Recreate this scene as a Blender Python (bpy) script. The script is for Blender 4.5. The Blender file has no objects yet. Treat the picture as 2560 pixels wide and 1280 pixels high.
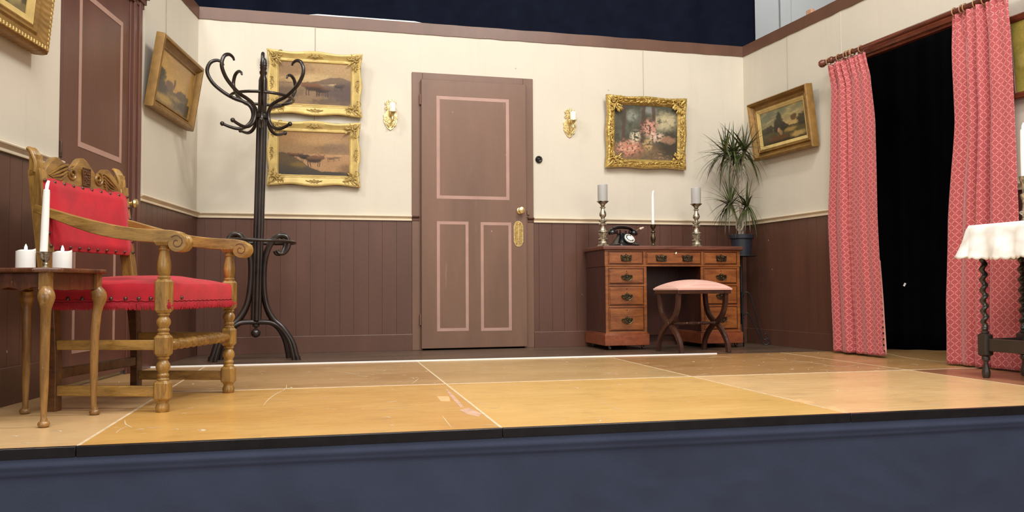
import bpy, math, random
from math import sin, cos, pi, radians, sqrt, atan2, exp
from mathutils import Vector, Matrix, noise
random.seed(7)
S = bpy.context.scene
COL = S.collection

# ------------------------------------------------------------------ camera
F_PX = 2081.63
PITCH, ROLL, CAM_H = 0.0403, -0.0056, 0.4331
cp, sp, cr, sr = cos(PITCH), sin(PITCH), cos(ROLL), sin(ROLL)
_r, _f, _u = Vector((1, 0, 0)), Vector((0, cp, sp)), Vector((0, -sp, cp))
RIGHT, UP, FWD = cr*_r + sr*_u, -sr*_r + cr*_u, _f
CAMP = Vector((0, 0, CAM_H))
cd = bpy.data.cameras.new('camera'); cam = bpy.data.objects.new('camera', cd); COL.objects.link(cam)
cd.sensor_width = 36.0; cd.sensor_fit = 'HORIZONTAL'; cd.lens = 36.0*F_PX/2560.0
cd.clip_start = 0.05; cd.clip_end = 60
M3 = Matrix((RIGHT, UP, -FWD)).transposed()
cam.matrix_world = Matrix.Translation(CAMP) @ M3.to_4x4()
S.camera = cam

# ------------------------------------------------------------------ light
S.view_settings.view_transform = 'Standard'
S.view_settings.look = 'None'
S.view_settings.gamma = 1.0
S.view_settings.use_curve_mapping = False
S.view_settings.exposure = 0.0
w = bpy.data.worlds.new('world'); S.world = w; w.use_nodes = True
bg = w.node_tree.nodes['Background']
bg.inputs[0].default_value = (1.0, 0.965, 0.92, 1); bg.inputs[1].default_value = 0.16

def area(name, loc, target, sx, sy, power, col=(1, .965, .915)):
    d = bpy.data.lights.new(name, 'AREA'); d.shape = 'RECTANGLE'; d.size = sx; d.size_y = sy
    d.energy = power; d.color = col
    o = bpy.data.objects.new(name, d); COL.objects.link(o); o.location = loc
    o.rotation_euler = (Vector(target)-Vector(loc)).to_track_quat('-Z', 'Y').to_euler()
    return o
area('ceiling_and_fill_lamp', (-2.5, 3.3, 4.3), (0.2, 5.6, 0.6), .45, .8, 50)
area('ceiling_and_fill_lamp', (1.5, 3.1, 4.4), (-1.9, 4.4, 0.8), .45, .8, 105)
area('ceiling_and_fill_lamp', (0.2, -1.0, 4.4), (0.0, 5.0, 0.4), 3.4, 1.0, 118)
area('ceiling_and_fill_lamp', (0.4, 1.6, 4.6), (0.3, 3.4, 0.0), 2.2, .7, 80)
area('ceiling_and_fill_lamp', (2.3, 1.7, 4.3), (2.0, 3.5, 0.0), .7, .7, 52)  # unseen lamp added to brighten the right floor and tablecloth
area('ceiling_and_fill_lamp', (-1.6, 1.6, 4.3), (-1.7, 3.2, 0.0), .7, .7, 50)  # unseen lamp added to brighten the left floor, chair and candles
area('hall_fill', (4.6, -5.2, 2.6), (0.2, 6.0, 1.0), 5.5, 3.0, 150)  # broad unseen panel behind the camera, added to lift the back wall's sheen
area('hall_fill', (-3.8, -5.5, 2.2), (0.2, 3.0, 0.4), 4.0, 2.4, 120)  # second unseen fill panel added on the hall side
area('ceiling_and_fill_lamp', (0.8, 6.95, 4.6), (0.8, 7.8, 1.6), 1.5, .3, 8)
area('ceiling_and_fill_lamp', (3.4, 8.6, 4.6), (3.6, 11, 3.0), .8, .6, 28, (.9, .95, 1))

# ------------------------------------------------------------------ materials
def lin(c):
    out = []
    for v in c[:3]:
        v = v/255.0
        out.append(v/12.92 if v <= .04045 else ((v+.055)/1.055)**2.4)
    return tuple(out)+(1.0,)

class NT:
    def __init__(s, name):
        s.m = bpy.data.materials.new(name); s.m.use_nodes = True
        s.t = s.m.node_tree; s.b = s.t.nodes['Principled BSDF']
    def n(s, kind, **kw):
        nd = s.t.nodes.new(kind)
        for k, v in kw.items():
            if k.startswith('_'): setattr(nd, k[1:], v)
            else: nd.inputs[k.replace('__', ' ')].default_value = v
        return nd
    def l(s, a, b): s.t.links.new(a, b)
    def coords(s, scale=(1, 1, 1), rot=(0, 0, 0), kind='Object'):
        tc = s.n('ShaderNodeTexCoord'); mp = s.n('ShaderNodeMapping')
        mp.inputs['Scale'].default_value = scale; mp.inputs['Rotation'].default_value = rot
        s.l(tc.outputs[kind], mp.inputs['Vector']); return mp.outputs['Vector']
    def noise(s, vec, scale, detail=4, rough=.55, dist=0.0):
        n = s.n('ShaderNodeTexNoise'); n.inputs['Scale'].default_value = scale
        n.inputs['Detail'].default_value = detail; n.inputs['Roughness'].default_value = rough
        n.inputs['Distortion'].default_value = dist
        s.l(vec, n.inputs['Vector']); return n.outputs['Fac']
    def ramp(s, fac, stops):
        r = s.n('ShaderNodeValToRGB'); e = r.color_ramp.elements
        while len(e) < len(stops): e.new(.5)
        for el, (p, c) in zip(e, stops):
            el.position = p; el.color = c if len(c) == 4 else lin(c)
        s.l(fac, r.inputs['Fac']); return r.outputs['Color']
    def mix(s, fac, a, b, mode='MIX'):
        m = s.n('ShaderNodeMix'); m.data_type = 'RGBA'; m.blend_type = mode
        for sock, v in ((m.inputs[0], fac), (m.inputs[6], a), (m.inputs[7], b)):
            if hasattr(v, 'links') or isinstance(v, bpy.types.NodeSocket): s.l(v, sock)
            else: sock.default_value = v
        return m.outputs[2]
    def bump(s, h, strength=.2, dist=.01):
        b = s.n('ShaderNodeBump'); b.inputs['Strength'].default_value = strength
        b.inputs['Distance'].default_value = dist; s.l(h, b.inputs['Height'])
        s.l(b.outputs['Normal'], s.b.inputs['Normal'])
    def math(s, op, a, b=None):
        m = s.n('ShaderNodeMath'); m.operation = op
        for i, v in enumerate((a, b)):
            if v is None: continue
            if isinstance(v, (int, float)): m.inputs[i].default_value = v
            else: s.l(v, m.inputs[i])
        return m.outputs[0]

def plain(name, c, rough=.5, metal=0.0, spec=.5, var=.06, vs=8, bump=0.0, bs=60, coat=0.0):
    k = NT(name); v = k.coords()
    base = lin(c)
    d = tuple(x*(1-var*2.2) for x in base[:3])+(1,); h = tuple(min(1, x*(1+var)) for x in base[:3])+(1,)
    f = k.noise(v, vs)
    k.l(k.ramp(f, [(.3, d), (.7, h)]), k.b.inputs['Base Color'])
    k.b.inputs['Roughness'].default_value = rough; k.b.inputs['Metallic'].default_value = metal
    k.b.inputs['Specular IOR Level'].default_value = spec
    k.b.inputs['Coat Weight'].default_value = coat; k.b.inputs['Coat Roughness'].default_value = .15
    if bump: k.bump(k.noise(v, bs, 3), bump, .004)
    return k.m

def wood(name, c1, c2, sc=(3, 3, 30), rough=.4, coat=.2, wear=None):
    k = NT(name); v = k.coords(sc)
    f = k.noise(v, 2.2, 6, .6, .6)
    col = k.ramp(f, [(.3, c1), (.68, c2)])
    g = k.noise(k.coords(tuple(x*5 for x in sc)), 3.0, 3, .6)
    col = k.mix(k.ramp(g, [(.52, (0, 0, 0, 1)), (.7, (.35, .35, .35, 1))]), col, lin(tuple(x*.55 for x in c1)))
    if wear:
        wf = k.noise(k.coords(), 22, 4, .7)
        col = k.mix(k.ramp(wf, [(.62, (0, 0, 0, 1)), (.74, (.55, .55, .55, 1))]), col, lin(wear))
    k.l(col, k.b.inputs['Base Color'])
    k.b.inputs['Roughness'].default_value = rough
    k.b.inputs['Coat Weight'].default_value = coat; k.b.inputs['Coat Roughness'].default_value = .2
    k.bump(g, .12, .003)
    return k.m

def wall_paint(name, c, dark):
    k = NT(name); v = k.coords()
    f = k.noise(v, 1.6, 5, .6)
    col = k.ramp(f, [(.3, tuple(x*.965 for x in c)), (.7, c)])
    f2 = k.noise(k.coords((9, 9, .8)), 1.5, 3)
    col = k.mix(k.ramp(f2, [(.55, (0, 0, 0, 1)), (.8, (.25, .25, .25, 1))]), col, lin(dark))
    vo = k.n('ShaderNodeTexVoronoi'); vo.inputs['Scale'].default_value = 3.1; k.l(v, vo.inputs['Vector'])
    sp_ = k.ramp(vo.outputs['Distance'], [(.015, (.8, .8, .8, 1)), (.03, (0, 0, 0, 1))])
    col = k.mix(sp_, col, lin(tuple(x*.7 for x in dark)))
    k.l(col, k.b.inputs['Base Color']); k.b.inputs['Roughness'].default_value = .6
    k.bump(k.noise(v, 14, 6, .7), .18, .006)
    return k.m

def brown_paint(name, c, rough=.42):
    k = NT(name); v = k.coords()
    f = k.noise(k.coords((2.5, 2.5, .5)), 2.0, 5, .6)
    col = k.ramp(f, [(.3, tuple(x*.9 for x in c)), (.7, tuple(x*1.04 for x in c))])
    vo = k.n('ShaderNodeTexVoronoi'); vo.inputs['Scale'].default_value = 7.0; k.l(k.coords((1, 1, .7)), vo.inputs['Vector'])
    ch = k.ramp(vo.outputs['Distance'], [(.018, (.8, .8, .8, 1)), (.035, (0, 0, 0, 1))])
    col = k.mix(ch, col, lin((190, 160, 140)))
    s2 = k.noise(k.coords((26, 26, 2.2)), 1.3, 3, .6)
    col = k.mix(k.ramp(s2, [(.70, (0, 0, 0, 1)), (.78, (.35, .35, .35, 1))]), col, lin((165, 125, 105)))
    k.l(col, k.b.inputs['Base Color']); k.b.inputs['Roughness'].default_value = rough
    k.bump(k.noise(v, 25, 5, .7), .15, .004)
    return k.m

def floor_mat(name, c1, c2, worn, rough=.3, coat=.35):
    k = NT(name)
    f = k.noise(k.coords((.9, 2.4, 1)), 1.4, 4, .55, .4)
    col = k.ramp(f, [(.32, c1), (.68, c2)])
    f2 = k.noise(k.coords((6, 55, 1)), 1.2, 5, .65)
    col = k.mix(k.ramp(f2, [(.66, (0, 0, 0, 1)), (.76, (.55, .55, .55, 1))]), col, lin(worn))
    vo = k.n('ShaderNodeTexVoronoi'); vo.inputs['Scale'].default_value = 14; k.l(k.coords((.6, 1, 1)), vo.inputs['Vector'])
    col = k.mix(k.ramp(vo.outputs['Distance'], [(.03, (.8, .8, .8, 1)), (.07, (0, 0, 0, 1))]), col, lin((245, 215, 165)))
    f3 = k.noise(k.coords((3, 3, 1)), 2.1, 3, .5)
    col = k.mix(k.ramp(f3, [(.58, (0, 0, 0, 1)), (.8, (.4, .4, .4, 1))]), col, lin(tuple(x*.78 for x in c1)))
    k.l(col, k.b.inputs['Base Color'])
    rr = k.ramp(k.noise(k.coords((5, 30, 1)), 1.5, 4), [(.3, (rough, rough, rough, 1)), (.8, (rough+.2,)*3+(1,))])
    k.l(rr, k.b.inputs['Roughness'])
    k.b.inputs['Coat Weight'].default_value = coat; k.b.inputs['Coat Roughness'].default_value = .22
    k.bump(f2, .05, .002)
    return k.m

def curtain_mat():
    k = NT('curtain_cloth')
    tc = k.n('ShaderNodeTexCoord'); sx = k.n('ShaderNodeSeparateXYZ'); k.l(tc.outputs['UV'], sx.inputs[0])
    a = k.math('ADD', sx.outputs[0], sx.outputs[1]); b = k.math('SUBTRACT', sx.outputs[0], sx.outputs[1])
    def tri(q):
        fr = k.math('FRACT', q); return k.math('ABSOLUTE', k.math('SUBTRACT', fr, .5))   # .5 on the line
    ta, tb = tri(a), tri(b)
    mx = k.math('MAXIMUM', ta, tb); mn = k.math('MINIMUM', ta, tb)
    line = k.math('GREATER_THAN', mx, .448); dot = k.math('GREATER_THAN', mn, .425)
    f = k.noise(tc.outputs['UV'], 3.5, 6, .7)
    base = k.ramp(f, [(.3, (160, 60, 64)), (.7, (186, 89, 92))])
    col = k.mix(line, base, lin((228, 146, 138)))
    col = k.mix(dot, col, lin((132, 26, 36)))
    k.l(col, k.b.inputs['Base Color']); k.b.inputs['Roughness'].default_value = .75
    k.b.inputs['Sheen Weight'].default_value = .3
    k.bump(k.noise(tc.outputs['UV'], 4, 5, .6), .12, .004)
    return k.m

def paint_mat(name):
    k = NT(name); a = k.n('ShaderNodeVertexColor'); a.layer_name = 'paint'
    k.l(a.outputs['Color'], k.b.inputs['Base Color']); k.b.inputs['Roughness'].default_value = .38
    k.b.inputs['Coat Weight'].default_value = .15
    k.bump(k.noise(k.coords(), 140, 3), .1, .001)
    return k.m

def velvet(name, c):
    k = NT(name); v = k.coords()
    f = k.noise(v, 9, 5, .7)
    col = k.ramp(f, [(.3, tuple(x*.86 for x in c)), (.72, tuple(min(255, x*1.06) for x in c))])
    k.l(col, k.b.inputs['Base Color']); k.b.inputs['Roughness'].default_value = .85
    k.b.inputs['Sheen Weight'].default_value = .6; k.b.inputs['Sheen Roughness'].default_value = .4
    k.b.inputs['Sheen Tint'].default_value = (1, .35, .35, 1)
    k.bump(k.noise(v, 420, 2), .25, .002)
    return k.m

M = {}
M['cream'] = wall_paint('cream_wall_paint', (215, 207, 190), (198, 185, 163))
M['rail'] = plain('cream_rail_paint', (226, 210, 182), .45, var=.04)
M['brown'] = brown_paint('brown_wall_paint', (96, 63, 50), .36)
M['band'] = brown_paint('brown_band_paint', (108, 76, 60), .4)
M['doorbrown'] = brown_paint('brown_door_paint', (120, 88, 70), .36)
M['doorred'] = brown_paint('red_brown_door_paint', (100, 62, 51), .36)
M['stripe'] = plain('pinkish_stripe_paint', (176, 140, 126), .45, var=.05)
M['nav'] = plain('navy_skirt_cloth', (64, 71, 93), .8, spec=.3, var=.05, vs=5, bump=.25, bs=420)
M['navdrape'] = plain('navy_backdrop_cloth', (22, 27, 42), .9, spec=.1, var=.1)
M['black'] = plain('black_drape_cloth', (7, 7, 9), .95, spec=.03, var=.1)
M['nosing'] = plain('black_edge_paint', (26, 24, 26), .28, spec=.6, var=.2, vs=20)
M['white'] = plain('white_paint', (245, 245, 243), .5, var=.01)
M['grey'] = plain('grey_hall_paint', (186, 184, 180), .7, var=.02, vs=2)
M['seam'] = plain('pale_seam', (222, 200, 166), .5, var=.1, vs=30)
M['tape'] = plain('beige_tape', (224, 180, 128), .5, var=.06, vs=20)
M['scuff'] = plain('pink_worn_patch', (206, 166, 138), .6, var=.1, vs=20)
M['oak'] = wood('golden_oak', (112, 80, 34), (172, 132, 66), (14, 14, 3), .36, .3)
M['oakx'] = wood('golden_oak_along', (114, 82, 34), (176, 136, 68), (3, 14, 14), .36, .3)
M['oakdark'] = wood('brown_shaded_oak', (62, 34, 16), (112, 70, 32), (3, 14, 14), .38, .3)  # browner oak; on the rear legs and stretcher it paints in shade
M['oaky'] = wood('golden_oak_across', (100, 68, 28), (160, 120, 58), (14, 3, 14), .36, .3)
M['sidewood'] = wood('worn_dark_wood', (62, 30, 18), (112, 66, 40), (12, 12, 2), .34, .4, wear=(186, 140, 96))
M['legwood'] = wood('worn_brown_leg_wood', (108, 76, 36), (164, 122, 66), (12, 12, 2.2), .36, .35, wear=(214, 176, 120))
M['deskwood'] = wood('orange_brown_desk_wood', (108, 55, 23), (156, 93, 44), (2.5, 14, 14), .34, .35)
M['desktopwood'] = wood('desk_top_wood', (86, 46, 34), (126, 76, 58), (2, 14, 14), .4, .3)
M['deskside'] = wood('dark_red_brown_side', (48, 20, 13), (76, 34, 22), (14, 14, 2), .34, .4)  # desk sides and carcass, darker and redder than the drawer fronts
M['plinth'] = wood('scuffed_plinth_wood', (118, 54, 28), (152, 80, 44), (6, 14, 14), .4, .3)
M['stoolwood'] = wood('dark_stool_wood', (46, 26, 19), (80, 48, 35), (10, 10, 3), .3, .5)
M['bent'] = plain('black_brown_bentwood', (42, 31, 26), .32, spec=.5, var=.25, vs=12, coat=.3)
M['darkoak'] = plain('almost_black_oak', (50, 42, 36), .34, spec=.5, var=.15, vs=12, coat=.3)
M['rodwood'] = wood('red_brown_pole_wood', (76, 34, 20), (120, 60, 38), (3, 14, 14), .26, .6)
M['velvet'] = velvet('red_velvet', (186, 22, 40))
M['fringe'] = velvet('red_fringe', (168, 24, 42))
M['nail'] = plain('dull_bronze', (104, 84, 76), .35, .75, var=.15, vs=60)
M['gold'] = plain('polished_gold_leaf', (208, 176, 100), .36, .6, var=.2, vs=40, bump=.2, bs=120)
M['goldpale'] = plain('pale_gold_paint', (216, 190, 120), .5, .12, var=.08, vs=16)
M['goldrelief'] = plain('dull_gold_relief', (186, 158, 94), .5, .25, var=.25, vs=60)
M['goldbrown'] = plain('brown_gilt', (148, 112, 58), .45, .35, var=.12, vs=18)
M['goldlight'] = plain('light_gilt_slip', (212, 184, 116), .45, .2, var=.08, vs=20)
M['brass'] = plain('bright_brass', (238, 216, 156), .3, .9, var=.1, vs=30)
M['agedbrass'] = plain('aged_silvery_brass', (208, 198, 176), .34, .8, var=.45, vs=45, bump=.3, bs=70)
M['handle'] = plain('dark_bronze_handle', (96, 84, 62), .34, .9, var=.35, vs=90)
M['wax'] = plain('white_wax', (252, 250, 244), .4, var=.01)
M['cwax'] = plain('cream_candle_tube', (250, 246, 226), .4, var=.01)
M['greywax'] = plain('pale_grey_wax', (182, 182, 178), .45, var=.02)
k = NT('led_flame'); k.b.inputs['Base Color'].default_value = (1, .97, .9, 1); k.b.inputs['Emission Color'].default_value = (1, .95, .85, 1); k.b.inputs['Emission Strength'].default_value = .5
M['flame'] = k.m
M['bakelite'] = plain('black_bakelite', (14, 15, 17), .16, spec=.7, var=.1)
M['dialwhite'] = plain('white_dial', (228, 228, 224), .35, var=.02)
M['ivory'] = plain('ivory_grip', (226, 212, 190), .4, var=.05)
M['cord'] = plain('brown_cord', (120, 74, 58), .7, var=.1)
M['iron'] = plain('blackened_iron', (48, 46, 48), .5, .5, var=.2)
M['pot'] = plain('dark_plastic_pot', (38, 42, 52), .42, var=.04)
M['soil'] = plain('potting_soil', (58, 44, 34), .95, var=.3, vs=60)
M['bark'] = plain('pale_grey_bark', (178, 164, 146), .75, var=.2, vs=50, bump=.5, bs=80)
M['wire'] = plain('thin_hanging_wire', (150, 140, 122), .5, .3)
M['ring'] = plain('brass_curtain_ring', (178, 138, 104), .4, .3, var=.1)
M['curtain'] = curtain_mat()
M['lining'] = plain('striped_curtain_lining', (206, 142, 128), .8)
M['bellblack'] = plain('black_bell_push', (24, 22, 22), .25, spec=.6)
k = NT('leaf_green'); v = k.coords()
k.l(k.ramp(k.noise(v, 7, 3), [(.30, (62, 46, 30)), (.45, (58, 60, 36)), (.6, (84, 96, 54)), (.75, (138, 124, 84))]), k.b.inputs['Base Color']); k.b.inputs['Roughness'].default_value = .4
M['leaf'] = k.m
k = NT('white_lace'); v = k.coords()
vo = k.n('ShaderNodeTexVoronoi'); vo.inputs['Scale'].default_value = 17; k.l(v, vo.inputs['Vector'])
k.l(k.ramp(vo.outputs['Distance'], [(.3, (252, 250, 246)), (.75, (226, 222, 214))]), k.b.inputs['Base Color'])
k.b.inputs['Roughness'].default_value = .8; k.bump(vo.outputs['Distance'], .4, .004)
M['lace'] = k.m
k = NT('pink_patterned_cloth'); v = k.coords((150, 150, 150), (0, 0, .78))
ck = k.n('ShaderNodeTexChecker'); ck.inputs['Scale'].default_value = 1.0
ck.inputs['Color1'].default_value = lin((232, 190, 174)); ck.inputs['Color2'].default_value = lin((212, 160, 146)); k.l(v, ck.inputs['Vector'])
k.l(ck.outputs['Color'], k.b.inputs['Base Color']); k.b.inputs['Roughness'].default_value = .8
M['pink'] = k.m
M['canvas'] = paint_mat('oil_painting_surface')
# stage panels: each sheet has weathered to a tone of its own
M['f_pale'] = floor_mat('floor_pale_tan', (206, 166, 114), (220, 184, 134), (232, 200, 150))
M['f_orange'] = floor_mat('floor_orange_varnish', (200, 148, 74), (216, 170, 98), (230, 186, 110), .26)
M['f_yellow'] = floor_mat('floor_yellow_varnish', (216, 170, 94), (228, 186, 112), (238, 200, 130), .26)
M['f_peach'] = floor_mat('floor_peach_varnish', (222, 180, 124), (232, 194, 138), (240, 205, 150), .26)
M['f_mid'] = floor_mat('floor_brown_varnish', (172, 132, 82), (192, 154, 104), (222, 178, 116))
M['f_olive'] = floor_mat('floor_olive_varnish', (182, 146, 94), (200, 166, 112), (226, 186, 124))
M['f_dark'] = floor_mat('floor_deep_brown', (162, 120, 72), (184, 142, 90), (210, 164, 104))
M['f_red'] = floor_mat('floor_red_brown', (150, 100, 68), (170, 118, 84), (190, 130, 96))
M['f_back'] = floor_mat('floor_dark_back_strip', (80, 62, 48), (104, 84, 66), (150, 126, 100), .4)

# ------------------------------------------------------------------ mesh helpers
def sm(a, b, x):
    t = max(0, min(1, (x-a)/(b-a))); return t*t*(3-2*t)

class MB:
    def __init__(s): s.v = []; s.f = []; s.mi = []; s.uv = None
    def add(s, vs, fs, mi=0, T=None):
        o = len(s.v)
        s.v += [tuple(T @ Vector(p)) if T is not None else tuple(p) for p in vs]
        s.f += [tuple(i+o for i in f) for f in fs]; s.mi += [mi]*len(fs); return s
    def box(s, x0, x1, y0, y1, z0, z1, mi=0, T=None):
        vs = [(x, y, z) for z in (z0, z1) for y in (y0, y1) for x in (x0, x1)]
        return s.add(vs, [(0, 2, 3, 1), (4, 5, 7, 6), (0, 1, 5, 4), (2, 6, 7, 3), (0, 4, 6, 2), (1, 3, 7, 5)], mi, T)
    def taper(s, c0, c1, a0, b0, a1, b1, mi=0, T=None, ch=0.0):
        """box between two centres with half sizes a (x) and b (y); ch chamfers the corners"""
        vs = []
        def ringp(c, a, b):
            if ch:
                h = ch*min(a, b)*2
                pts = [(-a+h, -b), (a-h, -b), (a, -b+h), (a, b-h), (a-h, b), (-a+h, b), (-a, b-h), (-a, -b+h)]
            else: pts = [(-a, -b), (a, -b), (a, b), (-a, b)]
            return [(c[0]+x, c[1]+y, c[2]) for x, y in pts]
        r0, r1 = ringp(c0, a0, b0), ringp(c1, a1, b1); n = len(r0); vs = r0+r1
        fs = [tuple(reversed(range(n))), tuple(range(n, 2*n))]+[(i, (i+1) % n, n+(i+1) % n, n+i) for i in range(n)]
        return s.add(vs, fs, mi, T)
    def lathe(s, prof, n=20, c=(0, 0, 0), mi=0, T=None, cap=True, start=0):
        vs = []; fs = []
        for r, z in prof:
            for i in range(n):
                a = 2*pi*i/n+start; vs.append((c[0]+r*cos(a), c[1]+r*sin(a), c[2]+z))
        m = len(prof)
        for j in range(m-1):
            for i in range(n):
                i2 = (i+1) % n; fs.append((j*n+i, j*n+i2, (j+1)*n+i2, (j+1)*n+i))
        if cap: fs.append(tuple(reversed(range(n)))); fs.append(tuple(range((m-1)*n, m*n)))
        return s.add(vs, fs, mi, T)
    def sphere(s, c, r, n=12, mi=0, T=None, sc=(1, 1, 1)):
        pr = [(max(1e-4, sin(pi*i/(n//2+2))), -cos(pi*i/(n//2+2))) for i in range(n//2+3)]
        TT = Matrix.Translation(c) @ Matrix.Diagonal((r*sc[0], r*sc[1], r*sc[2], 1))
        if T is not None: TT = T @ TT
        return s.lathe(pr, n, mi=mi, T=TT)
    def tube(s, pts, r, n=10, closed=False, mi=0, T=None, flat=1.0, up0=None):
        pts = [Vector(p) for p in pts]; m = len(pts)
        rr = r if isinstance(r, (list, tuple)) else [r]*m
        def tan(i):
            if closed: return (pts[(i+1) % m]-pts[i-1]).normalized()
            return (pts[min(i+1, m-1)]-pts[max(i-1, 0)]).normalized()
        t = tan(0); ref = Vector(up0) if up0 else (Vector((0, 0, 1)) if abs(t.z) < .9 else Vector((1, 0, 0)))
        nrm = (ref-t*ref.dot(t)).normalized(); vs = []; fs = []
        for i in range(m):
            t = tan(i); nrm = (nrm-t*nrm.dot(t)).normalized(); bn = t.cross(nrm)
            for k2 in range(n):
                a = 2*pi*k2/n; vs.append(pts[i]+nrm*cos(a)*rr[i]+bn*sin(a)*rr[i]*flat)
        rng = m if closed else m-1
        for i in range(rng):
            j = (i+1) % m
            for k2 in range(n):
                q = (k2+1) % n; fs.append((i*n+k2, i*n+q, j*n+q, j*n+k2))
        if not closed: fs.append(tuple(reversed(range(n)))); fs.append(tuple(range((m-1)*n, m*n)))
        return s.add(vs, fs, mi, T)
    def strap(s, pts, wid, thk, side, mi=0, T=None):
        """rectangular section swept along pts; side = vector across the width"""
        pts = [Vector(p) for p in pts]; m = len(pts); sd = Vector(side).normalized(); vs = []; fs = []
        W = wid if isinstance(wid, (list, tuple)) else [wid]*m
        H = thk if isinstance(thk, (list, tuple)) else [thk]*m
        for i in range(m):
            t = (pts[min(i+1, m-1)]-pts[max(i-1, 0)]).normalized(); n = t.cross(sd).normalized()
            for a, b in ((-1, -1), (1, -1), (1, 1), (-1, 1)): vs.append(pts[i]+sd*a*W[i]/2+n*b*H[i]/2)
        for i in range(m-1):
            for k2 in range(4):
                q = (k2+1) % 4; fs.append((i*4+k2, i*4+q, i*4+4+q, i*4+4+k2))
        fs.append((3, 2, 1, 0)); fs.append(tuple(range(4*m-4, 4*m)))
        return s.add(vs, fs, mi, T)
    def prism(s, poly, y0, y1, mi=0, T=None):
        """polygon in x,z extruded along y"""
        n = len(poly); vs = [(x, y0, z) for x, z in poly]+[(x, y1, z) for x, z in poly]
        fs = [tuple(range(n)), tuple(reversed(range(n, 2*n)))]+[(i, n+i, n+(i+1) % n, (i+1) % n) for i in range(n)]
        return s.add(vs, fs, mi, T)
    def slab(s, poly, z0, z1, mi=0, T=None):
        n = len(poly); vs = [(x, y, z0) for x, y in poly]+[(x, y, z1) for x, y in poly]
        fs = [tuple(reversed(range(n))), tuple(range(n, 2*n))]+[(i, (i+1) % n, n+(i+1) % n, n+i) for i in range(n)]
        return s.add(vs, fs, mi, T)
    def grid(s, fn, nu, nv, mi=0, T=None):
        vs = [fn(i/nu, j/nv) for j in range(nv+1) for i in range(nu+1)]
        fs = [(j*(nu+1)+i, j*(nu+1)+i+1, (j+1)*(nu+1)+i+1, (j+1)*(nu+1)+i) for j in range(nv) for i in range(nu)]
        return s.add(vs, fs, mi, T)
    def build(s, name, mats, parent=None, smooth=True, ang=38, bevel=0.0, seg=2, solid=0.0):
        me = bpy.data.meshes.new(name); me.from_pydata(s.v, [], s.f)
        if not isinstance(mats, (list, tuple)): mats = [mats]
        for m_ in mats: me.materials.append(m_)
        me.polygons.foreach_set('material_index', s.mi)
        if smooth:
            me.shade_smooth(); me.set_sharp_from_angle(angle=radians(ang))
        me.update()
        o = bpy.data.objects.new(name, me); COL.objects.link(o)
        if parent: o.parent = parent
        if solid:
            md = o.modifiers.new('solid', 'SOLIDIFY'); md.thickness = solid; md.offset = 0
        if bevel:
            md = o.modifiers.new('bevel', 'BEVEL'); md.width = bevel; md.segments = seg; md.limit_method = 'ANGLE'; md.angle_limit = radians(40)
            md.harden_normals = False
        return o

def thing(name, label, cat, mat=None, group=None):
    o = bpy.data.objects.new(name, None); COL.objects.link(o); o.empty_display_size = .1
    if mat is not None: o.matrix_world = mat
    o['label'] = label; o['category'] = cat
    if group: o['group'] = group
    return o
def tag(o, label, cat, group=None):
    o['label'] = label; o['category'] = cat
    if group: o['group'] = group
    return o
def struct(o): o['kind'] = 'structure'; return o
def bez(pts, n=8):
    """Catmull-Rom through pts"""
    P = [Vector(p) for p in pts]; out = []
    for i in range(len(P)-1):
        p0, p1, p2, p3 = P[max(i-1, 0)], P[i], P[i+1], P[min(i+2, len(P)-1)]
        for k2 in range(n):
            t = k2/n
            out.append(.5*((2*p1)+(p2-p0)*t+(2*p0-5*p1+4*p2-p3)*t*t+(3*p1-p0-3*p2+p3)*t**3))
    out.append(P[-1]); return out
def frame_m(o, x, z=Vector((0, 0, 1))):
    x = Vector(x).normalized(); y = z.cross(x)
    return Matrix.Translation(o) @ Matrix((x, y, z)).transposed().to_4x4()

# ------------------------------------------------------------------ plan of the set (metres)
LC = Vector((-2.1473, 5.6569, 0)); RC = Vector((1.8811, 6.6802, 0))      # back corners
UB = (RC-LC).normalized(); UL = Vector((.0833, -.9965, 0)); UR = Vector((.3039, -.9527, 0))
BACK = frame_m(LC, UB); LEFT = frame_m(LC, -UL); RGT = frame_m(RC, UR)    # x right as seen from the stage, y into the wall
BL = (RC-LC).length
G0 = Vector((-.0362, 2.6318, 0)); GA = .2182
STG = frame_m(G0, Vector((cos(GA), sin(GA), 0)))                         # stage grid: x along the front edge, y to the back
WH, BANDZ = 2.39, 2.306
RZ0, RZ1 = .934, .972

# floor: sheets with worn seams
mb = MB(); PW, PD = 1.22, 1.26
g = .003
for i in range(-3, 4):
    for j in range(0, 2):
        mi = {(-3, 0): 0, (-2, 0): 0, (-1, 0): 1, (0, 0): 2, (1, 0): 3, (2, 0): 7, (3, 0): 7,
              (-3, 1): 5, (-2, 1): 4, (-1, 1): 4, (0, 1): 5, (1, 1): 6, (2, 1): 6, (3, 1): 7}[(i, j)]
        mb.box(i*PW+g, (i+1)*PW-g, j*PD+g, (j+1)*PD-g, -.03, 0, mi)
mb.box(-3*PW, 4*PW, 2*PD+.012, 2*PD+3.2, -.03, 0, 8)
mb.box(-3*PW, 4*PW, 0, 2*PD+.02, -.05, -.0012, 9)
mb.box(-1.35*PW, 1.62*PW, 2*PD-.006, 2*PD+.012, -.03, .007, 10)
mb.box(-3*PW, 4*PW, PD-.011, PD+.009, -.03, .0006, 9)
for i in range(-1, 3): mb.box(i*PW-.0045, i*PW+.0045, .0, 2*PD-.006, -.03, .0007, 9)
rs = random.Random(21)
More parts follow.
